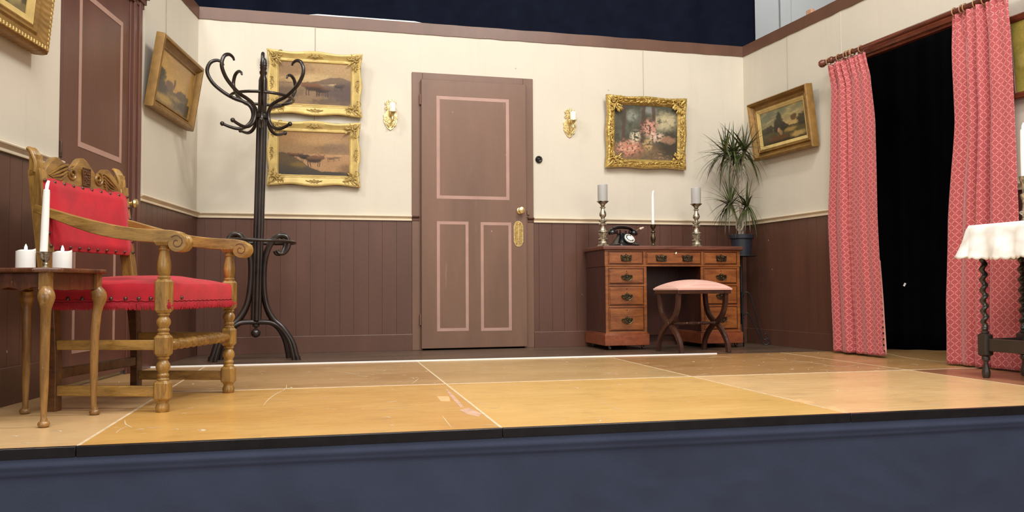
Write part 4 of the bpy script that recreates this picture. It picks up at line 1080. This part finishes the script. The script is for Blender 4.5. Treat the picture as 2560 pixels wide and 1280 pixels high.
# ------------------------------------------------------------------ pedestal desk: x along the front, y to the back
DU = Vector((.973, .231, 0)).normalized()
DM = frame_m(Vector((.658, 5.905, 0)), DU)
DK = thing('pedestal_desk', 'orange-brown pedestal desk with nine brass-handled drawers', 'desk', DM)
DW, DD = 1.054, .425
MB().box(-.018, DW+.018, -.022, DD, .712, .742).build('desk_top', M['desktopwood'], DK, bevel=.008, seg=4)
# carcass upper band
mb = MB(); mb.box(.0, DW, .006, DD-.005, .594, .712); mb.build('drawer_case', M['deskside'], DK, bevel=.002)
mb = MB()
def fmem(x0, x1, z0, z1, d=-.002): mb.box(x0, x1, d, .012, z0, z1)
mb.box(.0, DW, -.002, .010, .700, .712); mb.box(.0, DW, -.006, .010, .594, .606)
for x0, x1 in ((0, .024), (.290, .312), (.742, .764), (1.030, DW)): fmem(x0, x1, .606, .700)
mb.build('face_frame', M['deskwood'], DK, smooth=False, bevel=.002)
PED = ((.004, .316), (.738, 1.050))
for x0, x1 in PED:
    mb = MB(); mb.box(x0, x1, .006, DD-.01, .115, .594); mb.build('pedestal', M['deskside'], DK, bevel=.002)
    mb = MB()
    for a, b in ((x0, x0+.022), (x1-.022, x1)): fmem(a, b, .115, .594)
    for a, b in ((.578, .594), (.452, .466), (.300, .314), (.115, .132)): fmem(x0+.022, x1-.022, a, b)
    mb.build('face_frame', M['deskwood'], DK, smooth=False, bevel=.002)
    mb = MB(); mb.box(x0-.012, x1+.012, -.016, DD+.002, .032, .112); mb.box(x0-.007, x1+.007, -.010, DD, .112, .120)
    mb.build('plinth', M['plinth'], DK, bevel=.003)
    for x in (x0+.03, x1-.03):
        for y in (.02, DD-.05):
            mb = MB(); mb.lathe([(.010, .018), (.010, .034)], 12, c=(x, y, 0)); mb.lathe([(.004, -.007), (.014, -.006), (.015, 0), (.014, .006), (.004, .007)], 16, T=Matrix.Translation((x+.004, y, .015)) @ Matrix.Rotation(pi/2, 4, 'Y'))
            mb.build('castor', M['nail'], DK)
MB().box(.316, .738, DD-.035, DD-.020, .08, .594).build('kneehole_back', M['deskside'], DK)
def handle(parent, x, z, kind):
    mb = MB(); y = -.0145
    if kind == 0:
        pl = [(-.040, -.018), (-.028, -.022), (-.012, -.019), (0, -.024), (.012, -.019), (.028, -.022), (.040, -.018), (.037, -.004), (.043, .008), (.040, .022), (.028, .016), (.014, .020), (0, .026), (-.014, .020), (-.028, .016), (-.040, .022), (-.043, .008), (-.037, -.004)]
        mb.prism([(x+a, z+b) for a, b in pl], y-.002, y+.002)
        for s_ in (-1, 1):
            spiral(mb, x+s_*.026, z+.006, .011, 1.4, 0, s_, y-.004, .0028); spiral(mb, x+s_*.030, z-.010, .008, 1.3, 1, -s_, y-.004, .0024)
            leafblob(mb, x+s_*.006, z+.004, y-.004, pi/2-s_*1.0, .022, .008); leafblob(mb, x+s_*.030, z+.014, y-.004, pi/2-s_*.7, .012, .005)
        leafblob(mb, x, z-.004, y-.004, pi/2, .026, .010)
        bl = [(x-.028, y-.003, z+.002), (x-.030, y-.012, z-.008), (x-.020, y-.017, z-.019), (x, y-.018, z-.022), (x+.020, y-.017, z-.019), (x+.030, y-.012, z-.008), (x+.028, y-.003, z+.002)]
    else:
        pl = [(-.044, .004), (-.036, -.004), (-.026, -.016), (-.012, -.022), (0, -.025), (.012, -.022), (.026, -.016), (.036, -.004), (.044, .004), (.034, .012), (.022, .010), (.014, .018), (.006, .020), (0, .030), (-.006, .020), (-.014, .018), (-.022, .010), (-.034, .012)]
        mb.prism([(x+a, z+b) for a, b in pl], y-.002, y+.002)
        for s_ in (-1, 1):
            spiral(mb, x+s_*.030, z+.004, .010, 1.4, 0, s_, y-.004, .0028); spiral(mb, x+s_*.014, z+.006, .008, 1.3, 1, -s_, y-.004, .0026)
            leafblob(mb, x+s_*.010, z-.014, y-.004, pi/2-s_*1.2, .022, .007)
        leafblob(mb, x, z+.006, y-.004, pi/2, .020, .008); mb.sphere((x, y-.005, z), .007, 8)
        bl = [(x-.034, y-.003, z+.004), (x-.037, y-.011, z-.004), (x-.024, y-.017, z-.018), (x, y-.018, z-.027), (x+.024, y-.017, z-.018), (x+.037, y-.011, z-.004), (x+.034, y-.003, z+.004)]
    mb.tube(bez(bl, 4), .0030, 8)
    return mb.build('handle', M['handle'], parent)
def drawer(x0, x1, z0, z1, hs_, kind):
    mb = MB(); mb.box(x0+.0035, x1-.0035, -.0005, .012, z0+.0035, z1-.0035)
    mb.box(x0+.010, x1-.010, -.009, .0, z0+.010, z1-.010)
    d = mb.build('drawer', M['deskwood'], DK, smooth=False, bevel=.003, seg=2)
    for hx in hs_: handle(d, hx, (z0+z1)/2-.004 if kind else (z0+z1)/2, kind)
    kh = MB(); kh.sphere(((x0+x1)/2, -.0095, z1-.018), .0035, 8, sc=(1, .3, 1.2)); kh.build('keyhole', M['bellblack'], d)
    return d
drawer(.024, .290, .606, .700, ((.157),), 0)
d = drawer(.312, .742, .606, .700, (.425, .629), 0)
mb = MB(); mb.slab([(0, 0), (.007, 0), (.010, .012), (.004, .015), (-.003, .006)], 0, .001); o = mb.build('chipped_spot', M['white'], d)
o.matrix_local = Matrix.Translation((.538, -.0095, .684)) @ Matrix.Rotation(pi/2, 4, 'X')
drawer(.764, 1.030, .606, .700, ((.897),), 0)
for x0, x1 in PED:
    for z0, z1 in ((.466, .578), (.314, .452), (.132, .300)): drawer(x0+.022, x1-.022, z0, z1, (((x0+x1)/2),), 1)

# ---- things on the desk
def big_stick(lx, ly, label, lab2, grp):
    t = thing('candlestick', label, 'candlestick', DM @ Matrix.Translation((lx, ly, .742)), grp)
    pr = [(.048, 0), (.050, .006), (.042, .014), (.034, .018), (.040, .026), (.038, .040), (.030, .046), (.042, .052), (.043, .058), (.026, .066), (.030, .074), (.038, .090), (.040, .100), (.030, .106), (.041, .112), (.040, .118), (.024, .124),
          (.020, .134), (.017, .150), (.019, .160), (.034, .166), (.035, .172), (.024, .178), (.018, .186), (.033, .194), (.034, .200), (.018, .206), (.014, .214), (.017, .224), (.027, .236), (.029, .248), (.025, .264), (.017, .282), (.014, .294), (.024, .298), (.024, .303), (.014, .308), (.017, .316), (.022, .322), (.024, .328), (.034, .332), (.038, .338), (.048, .344), (.050, .348), (.040, .349), (.034, .345)]
    pr = [(r*.9, z*.952) for r, z in pr]
    MB().lathe(pr, 32, cap=True).build('turned_stem', M['agedbrass'], t, ang=30)
    led_pillar(tuple((DM @ Vector((lx, ly, .742+.331)))[:]), .0365, .125, lab2, 'greywax', False)
    return t
big_stick(-.004+.046, .15, 'tall turned silvery-brass candlestick beside the telephone, at the left end of the desk', 'pale grey pillar candle on the left candlestick beside the telephone', None)
big_stick(.806, .20, 'tall turned silvery-brass candlestick at the right end of the desk near the plant', 'pale grey pillar candle on the right candlestick near the plant', None)
t = thing('candlestick', 'short dark brass candlestick in the middle of the desk', 'candlestick', DM @ Matrix.Translation((.455, .20, .742)))
MB().lathe([(a, b*.97) for a, b in [(.030, 0), (.031, .004), (.022, .010), (.012, .022), (.010, .034), (.016, .050), (.019, .070), (.017, .086), (.010, .100), (.008, .110), (.018, .116), (.016, .124), (.008, .132), (.010, .142), (.017, .150), (.020, .160), (.021, .176), (.012, .176)]], 24).build('turned_stem', M['handle'], t)
taper(tuple((DM @ Vector((.455, .20, .742+.16)))[:]), .236, .0115, 'thin white taper candle in the middle of the desk')

# telephone
TP = thing('telephone', 'black bakelite rotary telephone with a white dial, on the desk', 'telephone', DM @ Matrix.Translation((.205, .15, .742)) @ Matrix.Rotation(.25, 4, 'Z'))
mb = MB(); lv = [(.0, .095, .085), (.014, .095, .085), (.018, .088, .080), (.040, .066, .062), (.066, .048, .044), (.090, .040, .034), (.100, .042, .030)]
vs = []; fs = []
for z, a, b in lv:
    r = .2
    for i in range(24):
        an = 2*pi*i/24; ca, sa = cos(an), sin(an); q = (abs(ca)**5+abs(sa)**5)**(-1/5)
        vs.append((a*ca*q, b*sa*q+(.012 if z > .03 else .004)*z/.1, z))
for j in range(len(lv)-1):
    for i in range(24): fs.append((j*24+i, j*24+(i+1) % 24, (j+1)*24+(i+1) % 24, (j+1)*24+i))
fs += [tuple(reversed(range(24))), tuple(range((len(lv)-1)*24, len(lv)*24))]
mb.add(vs, fs)
for sx in (-1, 1):
    for y in (-.012, .030): mb.box(sx*.040-.006, sx*.040+.006, y, y+.008, .095, .122)
mb.build('telephone_body', M['bakelite'], TP, bevel=.002)
DT = Matrix.Translation((0, -.062, .052)) @ Matrix.Rotation(radians(52), 4, 'X')
mb = MB(); mb.lathe([(.038, 0), (.040, .004), (.040, .012), (.037, .014), (.0005, .014)], 32, T=DT)
dl = mb.build('dial', M['dialwhite'], TP)
mb = MB()
for i in range(10):
    a = radians(60+i*28); mb.lathe([(.0058, .0135), (.0058, .0150), (.0005, .0151)], 12, c=(.028*cos(a), .028*sin(a), 0), T=DT)
mb.build('finger_hole', M['handle'], dl)
MB().lathe([(.018, .014), (.018, .0165), (.0005, .0168)], 24, T=DT).build('dial_centre', M['wax'], dl)
mb = MB(); HY = .012
P = bez([(-.085, HY, .128), (-.06, HY, .139), (-.02, HY, .144), (.02, HY, .144), (.06, HY, .138), (.085, HY, .124)], 5)
mb.tube(P, .0125, 10, flat=1.2)
for sx in (-1, 1):
    TT = Matrix.Translation((sx*.098, HY, .116)) @ Matrix.Rotation(sx*.22, 4, 'Y')
    mb.lathe([(.026, -.026), (.030, -.020), (.030, -.008), (.024, .002), (.016, .012), (.0005, .018)], 24, T=TT)
hd = mb.build('handset', M['bakelite'], TP)
mb = MB(); mb.tube([(.112, HY, .118), (.150, HY, .135)], [.008, .0075], 10); mb.build('cord_sleeve', M['cord'], TP)
mb = MB(); mb.tube([(.148, HY, .134), (.160, HY, .139), (.185, HY, .147)], [.008, .0095, .006], 10); mb.build('ivory_sleeve', M['ivory'], TP)
mb = MB(); mb.tube(bez([(.185, HY, .147), (.196, HY, .152), (.199, HY+.002, .145), (.180, HY+.01, .115), (.150, HY+.02, .075), (.118, HY+.03, .035), (.085, HY+.035, .018)], 5), .0022, 6); mb.build('cord', M['cord'], TP)

# ------------------------------------------------------------------ dressing stool
SX = Vector((.349, .129, 0)).normalized(); SM = frame_m(Vector((1.115, 5.529, 0)), SX)
SL, SD = .368, .290
SB = thing('dressing_stool', 'dark curved X-leg stool with a domed pink cloth seat, in front of the desk', 'stool', SM)
def xleg(x):
    for sg in (1, -1):
        mb = MB()
        q = [(0, -SD/2-.0, .0), (0, -.128, .07), (0, -.085, .13), (0, -.030, .178), (0, .0, .196), (0, .038, .214), (0, .088, .256), (0, .118, .315), (0, .128, .385), (0, .129, .402)]
        P = bez([(x+(.0035*sg if abs(b) < .05 else .0035*sg), SD/2+sg*b, c) for a, b, c in q], 5)
        mb.strap(P, .026, [.030]*len(P), (1, 0, 0)); mb.strap(P, .010, [.036]*len(P), (1, 0, 0))
        mb.build('leg', M['stoolwood'], SB, bevel=.002)
    MB().lathe([(.016, -.018), (.018, -.014), (.018, .014), (.016, .018)], 20, T=Matrix.Translation((x, SD/2, .196)) @ Matrix.Rotation(pi/2, 4, 'Y')).build('boss', M['stoolwood'], SB)
xleg(0); xleg(SL)
pr = [(.008, 0), (.012, .02), (.009, .03), (.013, .05), (.015, .085), (.010, .115), (.014, .122), (.010, .13), (.014, .145), (.017, .163), (.014, .182), (.010, .197), (.014, .205), (.010, .212), (.015, .243), (.013, .277), (.009, .297), (.012, .307), (.008, .328)]
MB().lathe([(r*.85, z*SL/.328) for r, z in pr], 18, T=Matrix.Translation((0, SD/2, .196)) @ Matrix.Rotation(pi/2, 4, 'Y')).build('turned_stretcher', M['stoolwood'], SB)
MB().box(-.022, SL+.022, -.012, SD+.012, .398, .424).build('seat_rail', M['stoolwood'], SB, bevel=.003)
def cush(u, v):
    a, b = u*2-1, v*2-1
    x = SL/2+a*(SL/2+.026); y = SD/2+b*(SD/2+.016)
    return (x, y, .436+.062*sqrt(max(0, (1-a*a)))**1.0*sqrt(max(0, 1-b*b))**.8*.95)
mb = MB(); mb.grid(cush, 40, 40)
N = 40; ring = [(i, 0) for i in range(N)]+[(N, j) for j in range(N)]+[(N-i, N) for i in range(N)]+[(0, N-j) for j in range(N)]
tp_ = [cush(i/N, j/N) for i, j in ring]; cx, cy = SL/2, SD/2
vs = [p for p in tp_]+[(cx+(p[0]-cx)*1.012, cy+(p[1]-cy)*1.012, .430) for p in tp_]+[(p[0], p[1], .423) for p in tp_]; m_ = len(ring)
mb.add(vs, [(k_*m_+i, (k_+1)*m_+i, (k_+1)*m_+(i+1) % m_, k_*m_+(i+1) % m_) for k_ in range(2) for i in range(m_)])
mb.build('seat_cushion', M['pink'], SB, ang=60)

# ------------------------------------------------------------------ plant on an iron stand
PX, PY = 1.762, 6.38
PS = thing('plant_stand', 'thin wrought iron plant stand with curled feet, beside the desk', 'plant stand', Matrix.Translation((PX-.008, PY, 0)))
MB().lathe([(.112, .676), (.114, .680), (.112, .684), (.0005, .684)], 32).build('top_plate', M['iron'], PS)
MB().tube([(0, 0, .16), (0, 0, .678)], .0125, 12).build('pole', M['iron'], PS)
for deg in (-12, 95, 258):
    a = radians(deg); mb = MB()
    def pl(r, z, o=.0): return (r*cos(a)-o*sin(a), r*sin(a)+o*cos(a), z)
    mb.tube(bez([pl(-.045, .37), pl(-.015, .385), pl(.0, .372), pl(.030, .402), pl(.055, .395), pl(.07, .36), pl(.105, .23), pl(.135, .10), pl(.150, .055), pl(.172, .042), pl(.186, .062), pl(.180, .085), pl(.168, .084)], 5), .0045, 8)
    mb.tube(bez([pl(-.04, .205), pl(-.01, .222), pl(.0, .21), pl(.03, .242), pl(.055, .232), pl(.09, .155), pl(.135, .055), pl(.158, .012), pl(.180, .005), pl(.198, .022), pl(.192, .048), pl(.178, .052)], 5), .0045, 8)
    mb.build('scroll_leg', M['iron'], PS)
PT = thing('potted_plant', 'spiky dragon tree with pale stems in a dark grey plastic pot', 'plant', Matrix.Translation((PX, PY, .684)))
MB().lathe([(.068, 0), (.070, .002), (.080, .125), (.086, .126), (.092, .130), (.094, .158), (.091, .160), (.087, .156), (.085, .140), (.001, .140)], 36, cap=False).build('pot', M['pot'], PT)
MB().lathe([(.084, .138), (.083, .143), (.04, .147), (.0005, .148)], 28).build('soil', M['soil'], PT)
CR = [(-.115, -.01, .79, 38), (-.045, .02, .80, 36), (.03, -.02, .81, 38), (-.08, .0, .405, 34), (.042, -.01, .385, 34)]
def trunk(pts, r0, r1, mat='bark'):
    P = bez(pts, 6); n = len(P)
    return MB().tube([p+Vector((.003*noise.noise(p*30), .003*noise.noise(p*33), 0)) for p in P], [r0+(r1-r0)*i/n+.0012*(i % 2) for i in range(n)], 10).build('stem', M[mat], PT)
trunk([(.006, .0, .14), (.004, 0, .26), (-.004, 0, .42), (-.008, .0, .56), (-.012, .0, .66), (-.045, .02, .79)], .013, .009)
trunk([(-.012, .0, .62), (.012, -.01, .70), (.03, -.02, .80)], .010, .008)
trunk([(-.012, .0, .60), (-.06, -.005, .68), (-.115, -.01, .78)], .009, .007)
trunk([(-.02, -.03, .14), (-.022, -.03, .19), (-.030, -.02, .25), (-.055, -.01, .33), (-.08, .0, .40)], .011, .007)
trunk([(-.022, -.03, .185), (.000, -.03, .21), (.006, -.025, .25), (.016, -.02, .31), (.042, -.01, .38)], .008, .006)
trunk([(-.022, -.03, .185), (-.042, -.03, .205), (-.046, -.03, .235), (-.036, -.02, .27)], .007, .005)
rnd = random.Random(11)
def crown(cx, cy, cz, n):
    mb = MB()
    for i in range(int(n*1.55)):
        az = rnd.uniform(0, 2*pi); t = rnd.random(); el = radians(88-118*t**.8+rnd.uniform(-12, 12)); L = rnd.uniform(.22, .35)*(.95 if t > .25 else .75)
        droop = (.25+1.9*t*t)*rnd.uniform(.6, 1.4); wd = rnd.uniform(.0048, .0080)
        p = Vector((cx, cy, cz+rnd.uniform(-.03, .02))); d = Vector((cos(az)*cos(el), sin(az)*cos(el), sin(el))); sd = Vector((-sin(az), cos(az), 0))
        N_ = 8; vs = []
        for k_ in range(N_+1):
            s_ = k_/N_; w_ = wd*(.6+.6*sin(pi*min(1, s_*1.5+.1))*(1-s_))*(1-s_**4)+.0003
            up = d.cross(sd)*-1
            vs += [p-sd*w_+up*w_*.35, p, p+sd*w_+up*w_*.35]
            d = (d+Vector((0, 0, -1))*droop*.16).normalized(); p = p+d*L/N_
        # keep leaves on the room side of both walls
        ok = all((RGT.inverted() @ (Vector((PX, PY, .684))+q)).y < -.004 and (BACK.inverted() @ (Vector((PX, PY, .684))+q)).y < -.004 for q in vs)
        if not ok: continue
        fs = []
        for k_ in range(N_): b = k_*3; fs += [(b, b+1, b+4, b+3), (b+1, b+2, b+5, b+4)]
        mb.add(vs, fs)
    return mb.build('foliage', M['leaf'], PT, ang=80)
for c in CR: crown(*c)

# ------------------------------------------------------------------ curtain pole and curtains on the right wall
CP = thing('curtain_pole', 'red-brown wooden curtain pole with ball ends across the opening', 'curtain pole', RGT)
RY = -.105
mb = MB(); mb.tube([(1.13, RY, 1.955), (2.66, RY, 1.955)], .015, 16); mb.build('pole', M['rodwood'], CP)
for x, s_ in ((1.13, -1), (2.66, 1)):
    mb = MB(); mb.sphere((x-.030*-s_ if s_ > 0 else x-.030, RY, 1.955), .027, 16); mb.lathe([(.015, -.012), (.021, -.006), (.015, 0), (.021, .006), (.015, .012)], 16, T=Matrix.Translation((x+s_*.004, RY, 1.955)) @ Matrix.Rotation(pi/2, 4, 'Y')); mb.build('finial', M['rodwood'], CP)
for x in (1.195, 2.62):
    mb = MB(); mb.tube([(x, 0, 1.955), (x, RY+.018, 1.955)], .009, 10); mb.sphere((x, RY, 1.955), .024, 14); mb.lathe([(.024, 0), (.024, .008), (.012, .012)], 16, T=Matrix.Translation((x, 0, 1.955)) @ Matrix.Rotation(pi/2, 4, 'X')); mb.build('bracket', M['rodwood'], CP)
def curtain(label, edge, creases, amp, rings, seed, hem, lining=False):
    """edge: (z, s_left, s_right) along the wall; creases: (u at the top, u at the hem, depth, width)"""
    t = thing('curtain', label, 'curtain', RGT)
    def ev(z):
        e = edge
        for i in range(len(e)-1):
            if e[i][0] >= z >= e[i+1][0]:
                q = (e[i][0]-z)/(e[i][0]-e[i+1][0]); q = q*q*(3-2*q)*.5+q*.5
                return e[i][1]+(e[i+1][1]-e[i][1])*q, e[i][2]+(e[i+1][2]-e[i][2])*q
        return e[-1][1:] if z < e[-1][0] else e[0][1:]
    NU, NV = 260, 110; zt = edge[0][0]
    def f(u, v):
        z = hem+(zt-hem)*v; a, b = ev(z); head = sm(zt-.20, zt-.03, z)
        y = RY+.006
        for ut, ub_, dp, wd in creases:
            uc = ub_+(ut-ub_)*v+.02*noise.noise(Vector((z*1.6, ut*9, seed)))
            dd = dp*(.75+.5*noise.noise(Vector((z*1.1, ut*7, seed+3))))
            y += dd*exp(-((u-uc)/wd)**2)*(1-.5*head)
            y -= .35*dd*(exp(-((u-uc-.09)/.06)**2)+exp(-((u-uc+.09)/.06)**2))
        y -= amp*(.5+.5*sin(u*2*pi*2.3+seed+.8*sin(z*1.5)))*(1-.4*head)
        y += .009*head*sin(u*2*pi*9)+.004*noise.noise(Vector((u*7, z*4, seed+9)))*(1-head)
        return (a+(b-a)*u, y, z)
    mb = MB(); mb.grid(f, NU, NV); o = mb.build('curtain_panel', M['curtain'], t, ang=85)
    me = o.data; uv = me.uv_layers.new(name='UVMap')
    jm = NV//2; arc = [0.0]                                   # width measured along the folded cloth
    for i in range(NU):
        p, q = Vector(mb.v[jm*(NU+1)+i]), Vector(mb.v[jm*(NU+1)+i+1]); arc.append(arc[-1]+(q-p).length)
    for lp in me.loops:
        i = lp.vertex_index % (NU+1); j = lp.vertex_index//(NU+1)
        uv.data[lp.index].uv = (arc[i]/.042, (hem+(zt-hem)*j/NV)/.040)
    md = o.modifiers.new('solid', 'SOLIDIFY'); md.thickness = .003
    if lining:
        mb = MB(); mb.grid(lambda u, v: (ev(.60-.58*v)[1]-.012+.020*u*v, RY+.010+.012*u, .60-.58*v), 3, 20); ln = mb.build('lining', M['lining'], t, solid=.002)
        mb = MB()
        for k_ in range(16):
            z = .585-k_*.036; e_ = ev(z)[1]; vv = (.60-z)/.58; mb.box(e_-.005, e_-.002+.010*vv, RY+.006, RY+.0075, z-.006, z+.006)
        mb.build('lining_stripes', M['bellblack'], ln)
    for i, s_ in enumerate(rings):
        MB().tube([(s_+.004*sin(i*2), RY+.021*cos(2*pi*k_/20), 1.952+.023*sin(2*pi*k_/20)) for k_ in range(20)], .0032, 8, closed=True).build('curtain_ring', M['ring'], t)
    return t
curtain('coral red lattice-patterned curtain, drawn to the left of the dark opening', [(1.925, 1.155, 1.505), (1.75, 1.185, 1.545), (1.45, 1.165, 1.578), (.86, 1.125, 1.578), (.3, 1.145, 1.60), (0.02, 1.155, 1.605)],
        [(.38, .42, .040, .030), (.50, .46, .028, .035), (.16, .14, .022, .04), (.74, .80, .014, .06)], .012, (1.165, 1.26, 1.335, 1.36, 1.385, 1.40, 1.475), 3, .014, True)
curtain('coral red lattice-patterned curtain, drawn to the right behind the cloth-covered table', [(1.935, 2.195, 2.545), (1.75, 2.19, 2.552), (1.35, 2.195, 2.560), (.78, 2.130, 2.565), (.3, 2.105, 2.57), (0.02, 2.10, 2.575)],
        [(.60, .56, .060, .030), (.44, .38, .040, .035), (.20, .16, .020, .05), (.86, .80, .010, .06)], .014, (2.21, 2.255, 2.285, 2.35, 2.40, 2.46, 2.53), 8, .010)

# ------------------------------------------------------------------ barley-twist table with lace cloth (right)
RT = thing('occasional_table', 'dark barley-twist leg table under a white lace cloth at the right edge', 'table', frame_m(Vector((2.255, 3.985, 0)), UR))
TL, TW = .70, .24       # along the wall, towards the wall
def twist_leg(x, y):
    mb = MB(); c = (x, y, 0)
    mb.lathe([(.013, 0), (.017, .008), (.019, .022), (.018, .034), (.012, .055), (.010, .070), (.011, .080), (.017, .084), (.018, .094), (.017, .100), (.014, .104)], 20, c=c)
    mb.taper((x, y, .104), (x, y, .112), .017, .017, .025, .025, ch=.1); mb.taper((x, y, .112), (x, y, .204), .025, .025, .025, .025, ch=.1); mb.taper((x, y, .204), (x, y, .212), .025, .025, .016, .016, ch=.1)
    mb.lathe([(.015, .212), (.018, .217), (.018, .221), (.012, .226), (.016, .232), (.014, .238)], 20, c=c)
    H0, H1 = .236, .575; vs = []; fs = []; n = 20; m_ = 130
    for j in range(m_+1):
        z = H0+(H1-H0)*j/m_; tw = 2*pi*(z-H0)/.050; e = sm(0, .06, j/m_)*sm(1, .94, j/m_)
        for i in range(n):
            a = 2*pi*i/n; r = .0135; ox = .0062*e*cos(tw); oy = .0062*e*sin(tw)
            vs.append((x+ox+r*cos(a), y+oy+r*sin(a), z))
    for j in range(m_):
        for i in range(n): fs.append((j*n+i, j*n+(i+1) % n, (j+1)*n+(i+1) % n, (j+1)*n+i))
    mb.add(vs, fs); mb.lathe([(.013, .572), (.018, .580), (.014, .588), (.020, .594)], 20, c=c)
    mb.box(x-.026, x+.026, y-.026, y+.026, .592, .70)
    return mb.build('leg', M['darkoak'], RT, ang=45)
for x in (0, TL):
    for y in (0, TW): twist_leg(x, y)
for a, b, e, f_ in ((0, 0, TL, 0), (0, TW, TL, TW), (0, 0, 0, TW), (TL, 0, TL, TW)): MB().strap([(a, b, .158), (e, f_, .158)], .060, .020, (0, 0, 1)).build('stretcher', M['darkoak'], RT, bevel=.003)
mb = MB()
for a, b, e, f_ in ((0, 0, TL, 0), (0, TW, TL, TW), (0, 0, 0, TW), (TL, 0, TL, TW)): mb.strap([(a, b, .672), (e, f_, .672)], .05, .018, (0, 0, 1))
mb.build('apron', M['darkoak'], RT)
MB().box(-.045, TL+.045, -.045, TW+.045, .700, .722).build('table_top', M['darkoak'], RT, bevel=.004)
# cloth: top sheet plus draped skirt with soft folds and scalloped hem
mb = MB(); x0, x1, y0, y1 = -.055, TL+.055, -.055, TW+.055; per = []
def rc(t):   # rounded rectangle perimeter
    Lx, Ly, r = x1-x0, y1-y0, .05; segs = [Lx-2*r, pi*r/2, Ly-2*r, pi*r/2]*2; tot = sum(segs); d = t*tot; k_ = 0
    while d > segs[k_]+1e-9: d -= segs[k_]; k_ += 1
    cs = [((x0+r, y0), (1, 0)), ((x1-r, y0+r), -pi/2), ((x1, y0+r), (0, 1)), ((x1-r, y1-r), 0), ((x1-r, y1), (-1, 0)), ((x0+r, y1-r), pi/2), ((x0, y1-r), (0, -1)), ((x0+r, y0+r), pi)]
    if k_ % 2 == 0:
        (px, py), (dx, dy) = cs[k_]; return px+dx*d, py+dy*d, dy, -dx, 0
    (px, py), a0 = cs[k_]; a = a0+d/r; return px+r*cos(a), py+r*sin(a), cos(a), sin(a), 1
NP = 400
vs = []; fs = []; NR = 14
for j in range(NR+1):
    v_ = j/NR
    for i in range(NP):
        x, y, nx, ny, crn = rc(i/NP); t = i/NP
        fold = .5+.5*sin(t*2*pi*15+1.5*sin(t*11)); drop = .150+.008*abs(sin(t*pi*60))+.010*sin(t*2*pi*3)
        r0 = .010*sin(min(1, v_*5)*pi/2); out = r0+v_*(.010+.028*fold)+(.03*v_*v_*crn)
        z = .727-.003*(min(1, v_*5))-drop*v_ if j else .7275
        vs.append((x+nx*out, y+ny*out, z))
for j in range(NR):
    for i in range(NP): fs.append((j*NP+i, (j+1)*NP+i, (j+1)*NP+(i+1) % NP, j*NP+(i+1) % NP))
fs.append(tuple(range(NP))); mb.add(vs, fs)
o = mb.build('tablecloth', M['lace'], None, ang=70, solid=.0015); o.matrix_world = RT.matrix_world.copy(); tag(o, 'white lace tablecloth draped over the barley-twist table', 'tablecloth')
t = thing('candlestick', 'dark brass candlestick on the lace-covered table at the right edge', 'candlestick', Matrix.Translation((2.412, 3.90, .7295)))
MB().lathe([(.045, 0), (.046, .004), (.036, .010), (.018, .016), (.012, .028), (.014, .040), (.026, .050), (.028, .056), (.014, .062), (.010, .080), (.012, .110), (.019, .128), (.020, .136), (.010, .142), (.010, .165), (.014, .180), (.017, .192), (.022, .212), (.024, .222), (.014, .222)], 24).build('turned_stem', M['agedbrass'], t)
taper((2.412, 3.90, .7295+.212), .235, .0135, 'white taper candle on the lace-covered table at the right edge')

# ------------------------------------------------------------------ tape and worn marks on the stage
def patch(poly, m, label, cat='tape mark', name='tape_mark'):
    o = MB().slab(poly, .0, .0008).build(name, M[m], smooth=False); o.matrix_world = STG; return tag(o, label, cat)
def fpx(x, y):
    d = RIGHT*(x-1280)/F_PX+UP*(640-y)/F_PX+FWD; t_ = -CAM_H/d.z; p = STG.inverted() @ (CAMP+d*t_); return (p.x, p.y)
patch([fpx(1101, 1003), fpx(1126, 1003), fpx(1122, 991), fpx(1092, 991)][::1], 'tape', 'small beige square of tape on the orange stage panel')
patch([fpx(*p) for p in [(1128, 995), (1150, 992), (1133, 975), (1116, 971)]][::-1] if False else [fpx(*p) for p in [(1113, 971), (1124, 978), (1150, 1006), (1160, 1018), (1150, 1018), (1135, 1002), (1122, 986)]], 'scuff', 'pinkish worn streak along the seam in the middle of the stage', 'worn mark', 'worn_mark')
patch([fpx(*p) for p in [(1148, 1025), (1172, 1020), (1205, 1035), (1196, 1042), (1168, 1036)]], 'scuff', 'pinkish worn streak nearer the stage edge beside the central seam', 'worn mark', 'worn_mark')
patch([fpx(*p) for p in [(1978, 1002), (2000, 998), (2035, 1006), (2008, 1008)]], 'tape', 'beige strip of tape crossing the right-hand seam, the farther one', group if False else 'tape mark')
patch([fpx(*p) for p in [(2062, 1021), (2082, 1016), (2120, 1028), (2098, 1031)]], 'tape', 'beige strip of tape on the right-hand seam nearest the stage edge')
